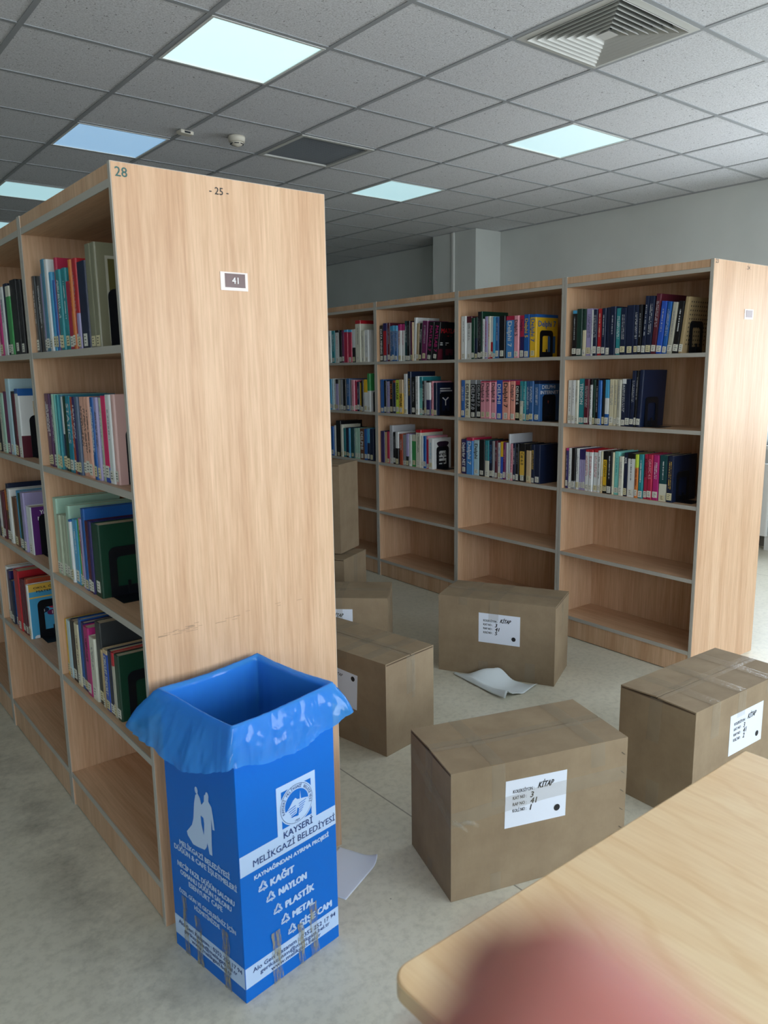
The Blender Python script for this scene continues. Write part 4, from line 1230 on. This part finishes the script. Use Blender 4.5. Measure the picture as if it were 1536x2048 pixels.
def bag():
    from mathutils import noise as MN
    n = 220; c = BW/2
    def peri(k, off, soft=.02):                 # point on the square outline, offset outward
        s = (k/n)*4; side = int(s) % 4; f = s-int(s); h = c+off
        p = [(-h+2*h*f, -h), (h, -h+2*h*f), (h-2*h*f, h), (-h, h-2*h*f)][side]
        v = Vector((p[0], p[1])); # round the corners
        r = h*1.36
        if v.length > r: v = v.normalized()*(r+(v.length-r)*.25) if off > .012 else v.normalized()*(r+(v.length-r)*.75)
        return v
    # skirt amount varies round the rim: k=0 front corner; 0-1 front face; 1-2 right; 2-3 back; 3-4 left
    def fl(k, tab):
        s = (k/n)*4; x = s % 4; i = int(x); f = x-i; f = f*f*(3-2*f); 
        t_ = tab; m = len(t_); x = s*m/4; i = int(x) % m; f = x-int(x); return t_[i]*(1-f)+t_[(i+1) % m]*f
    out = [.014, .026, .030, .028, .040, .03, .02, .02, .022, .02, .02, .035, .066, .062, .050, .030]
    drop = [.092, .100, .112, .102, .080, .07, .06, .05, .05, .05, .06, .08, .092, .118, .138, .120]
    rim = [.003, .0, .002, .006, .010, .006, .004, .006, .012, .006, .002, .004, .008, .010, .004, .002]
    rows = []
    prof = [(1.0, 1.0), (.96, .93), (.92, .86), (.86, .77), (.80, .68), (.72, .59), (.64, .50), (.55, .41), (.46, .33), (.37, .25), (.28, .18), (.14, .07), (.05, .015)]
    for o_, d_ in prof:
        rows.append([(k, .002+o_*fl(k, out), BH+fl(k, rim)+.004-d_*fl(k, drop), o_) for k in range(n)])
    rows.append([(k, .0035, BH+fl(k, rim)+.005, 0) for k in range(n)])
    for o_, z in ((-.001, .0045), (-.0055, .001), (-.007, -.012), (-.008, -.03), (-.009, -.06), (-.011, -.12), (-.014, -.2), (-.02, -.32), (-.03, -.45), (-.045, -.55), (-.07, -.62)):
        rows.append([(k, o_, BH+fl(k, rim)*(1 if z > -.02 else 0)+z, 0) for k in range(n)])
    vs = []
    for j, row in enumerate(rows):
        for k, off, z, am in row:
            v = peri(k, off); dr = v.normalized()
            q = Vector((v.x*24, v.y*24, z*9)); w1 = MN.noise(q)*.5+abs(MN.noise(q*2.3))*.6+MN.noise(q*5)*.18
            fold = math.sin(k*.55+3*MN.noise(Vector((k*.05, z*4, 0))))
            if am > 0: a = am*(.018*w1+.002*fold); zz = z+am*.010*MN.noise(Vector((k*.09, 3, j*.1)))
            elif j > 14: a = -abs(.006*w1+.002*fold)*min(1, (BH-z)*12); zz = z
            else: a = 0; zz = z+.002*w1
            vs.append((c+v.x+dr.x*a, c+v.y+dr.y*a, zz))
    fs = [(j*n+k, j*n+(k+1) % n, (j+1)*n+(k+1) % n, (j+1)*n+k) for j in range(len(rows)-1) for k in range(n)]
    fs.append(tuple((len(rows)-1)*n+k for k in range(n)))
    b = MB(); b.add(vs, fs, BAG); o = b.build('bin_bag', smooth=True, loc=BF, rz=ang, recalc=False)
    tag(o, 'thin blue plastic bag lining the recycling bin and folded over its rim', 'plastic bag')
bag()
# ---------------------------------------------------------------- photographer's hand, index fingertip just below the lens
SKIN = mat('skin', '#b4746a', .55)
_b = bsdf(SKIN); _b.inputs['Subsurface Weight'].default_value = .25; _b.inputs['Subsurface Radius'].default_value = (.012, .004, .002); _b.inputs['Subsurface Scale'].default_value = .6
_r = ramp(SKIN, noise(SKIN, mapping(SKIN, (1, 1, 1)), 160, 3).outputs[0], [(.3, lin('#ab665c')), (.7, lin('#b87469'))]); L(SKIN, _r.outputs[0], _b.inputs['Base Color'])
def cp(x, y, z): return CAM + cr_*x + cu_*y + fwd*z
def hand():
    chains = [  # (points in lens space, radii); all rooted in the wrist
        [(.052, -.088, -.018, .0125), (.036, -.071, .014, .0100), (.0200, -.0490, .034, .0145), (.0078, -.0378, .0430, .0150), (.0018, -.0336, .0455, .0142), (-.0002, -.0322, .0462, .0090)],   # index
        [(.070, -.094, -.020, .0125), (.064, -.092, .020, .0100), (.052, -.098, .042, .0090), (.040, -.104, .046, .0076)],   # middle
        [(.087, -.101, -.026, .0120), (.085, -.102, .010, .0096), (.076, -.112, .030, .0086), (.064, -.120, .030, .0072)],   # ring
        [(.101, -.110, -.036, .0110), (.102, -.112, -.006, .0085), (.096, -.121, .010, .0075), (.086, -.128, .008, .0062)],  # little
        [(.052, -.118, -.062, .0150), (.036, -.122, -.036, .0120), (.028, -.120, -.012, .0105), (.025, -.117, .004, .0080)],  # thumb
    ]
    wrist = (.084, -.125, -.105, .024); elbow = (.15, -.27, -.33, .040); mid = (.115, -.19, -.21, .031); palm = (.080, -.112, -.060, .022)
    vs = [wrist, palm, mid, elbow]; es = [(0, 1), (0, 2), (2, 3)]
    for ci, ch in enumerate(chains):
        prev = 1 if ci < 4 else 0
        for p in ch: vs.append(p); es.append((prev, len(vs)-1)); prev = len(vs)-1
    me = bpy.data.meshes.new('hand'); me.from_pydata([tuple(cp(*p[:3])) for p in vs], es, [])
    o = bpy.data.objects.new('hand', me); COL.objects.link(o)
    sk = o.modifiers.new('skin', 'SKIN'); sk.use_smooth_shade = True
    for d, p in zip(me.skin_vertices[0].data, vs): d.radius = (p[3], p[3])
    me.skin_vertices[0].data[0].use_root = True
    ss = o.modifiers.new('subsurf', 'SUBSURF'); ss.levels = 2; ss.render_levels = 3
    me.materials.append(SKIN)
    tag(o, "photographer's blurred fingertip and hand reaching up over the table at the bottom edge", 'hand')
    # fingernail on the far side of the index tip
    a, b_ = cp(.0078, -.0378, .0430), cp(.0018, -.0336, .0455); ax = (b_-a).normalized(); nn = (fwd*.75+cu_*.5+cr_*.1); nn = (nn-ax*nn.dot(ax)).normalized(); sd_ = ax.cross(nn)
    nb = MB(); vv = []
    for i in range(7):
        for j in range(7):
            u_, v_ = (i-3)/3, j/6; wdt = .0052*(1-.25*(v_-.4)**2*3)
            q = a+ax*(.001+.0095*v_)+sd_*(wdt*u_)+nn*(.0118-.0014*u_*u_*1.6-.0012*v_*v_); vv.append(q)
    nb.add(vv, [(i*7+j, i*7+j+1, (i+1)*7+j+1, (i+1)*7+j) for i in range(6) for j in range(6)], mat('fingernail', '#d8a598', .3)); n_ = nb.build('fingernail', smooth=True)
    n_.parent = o
hand()
bpy.context.view_layer.update()
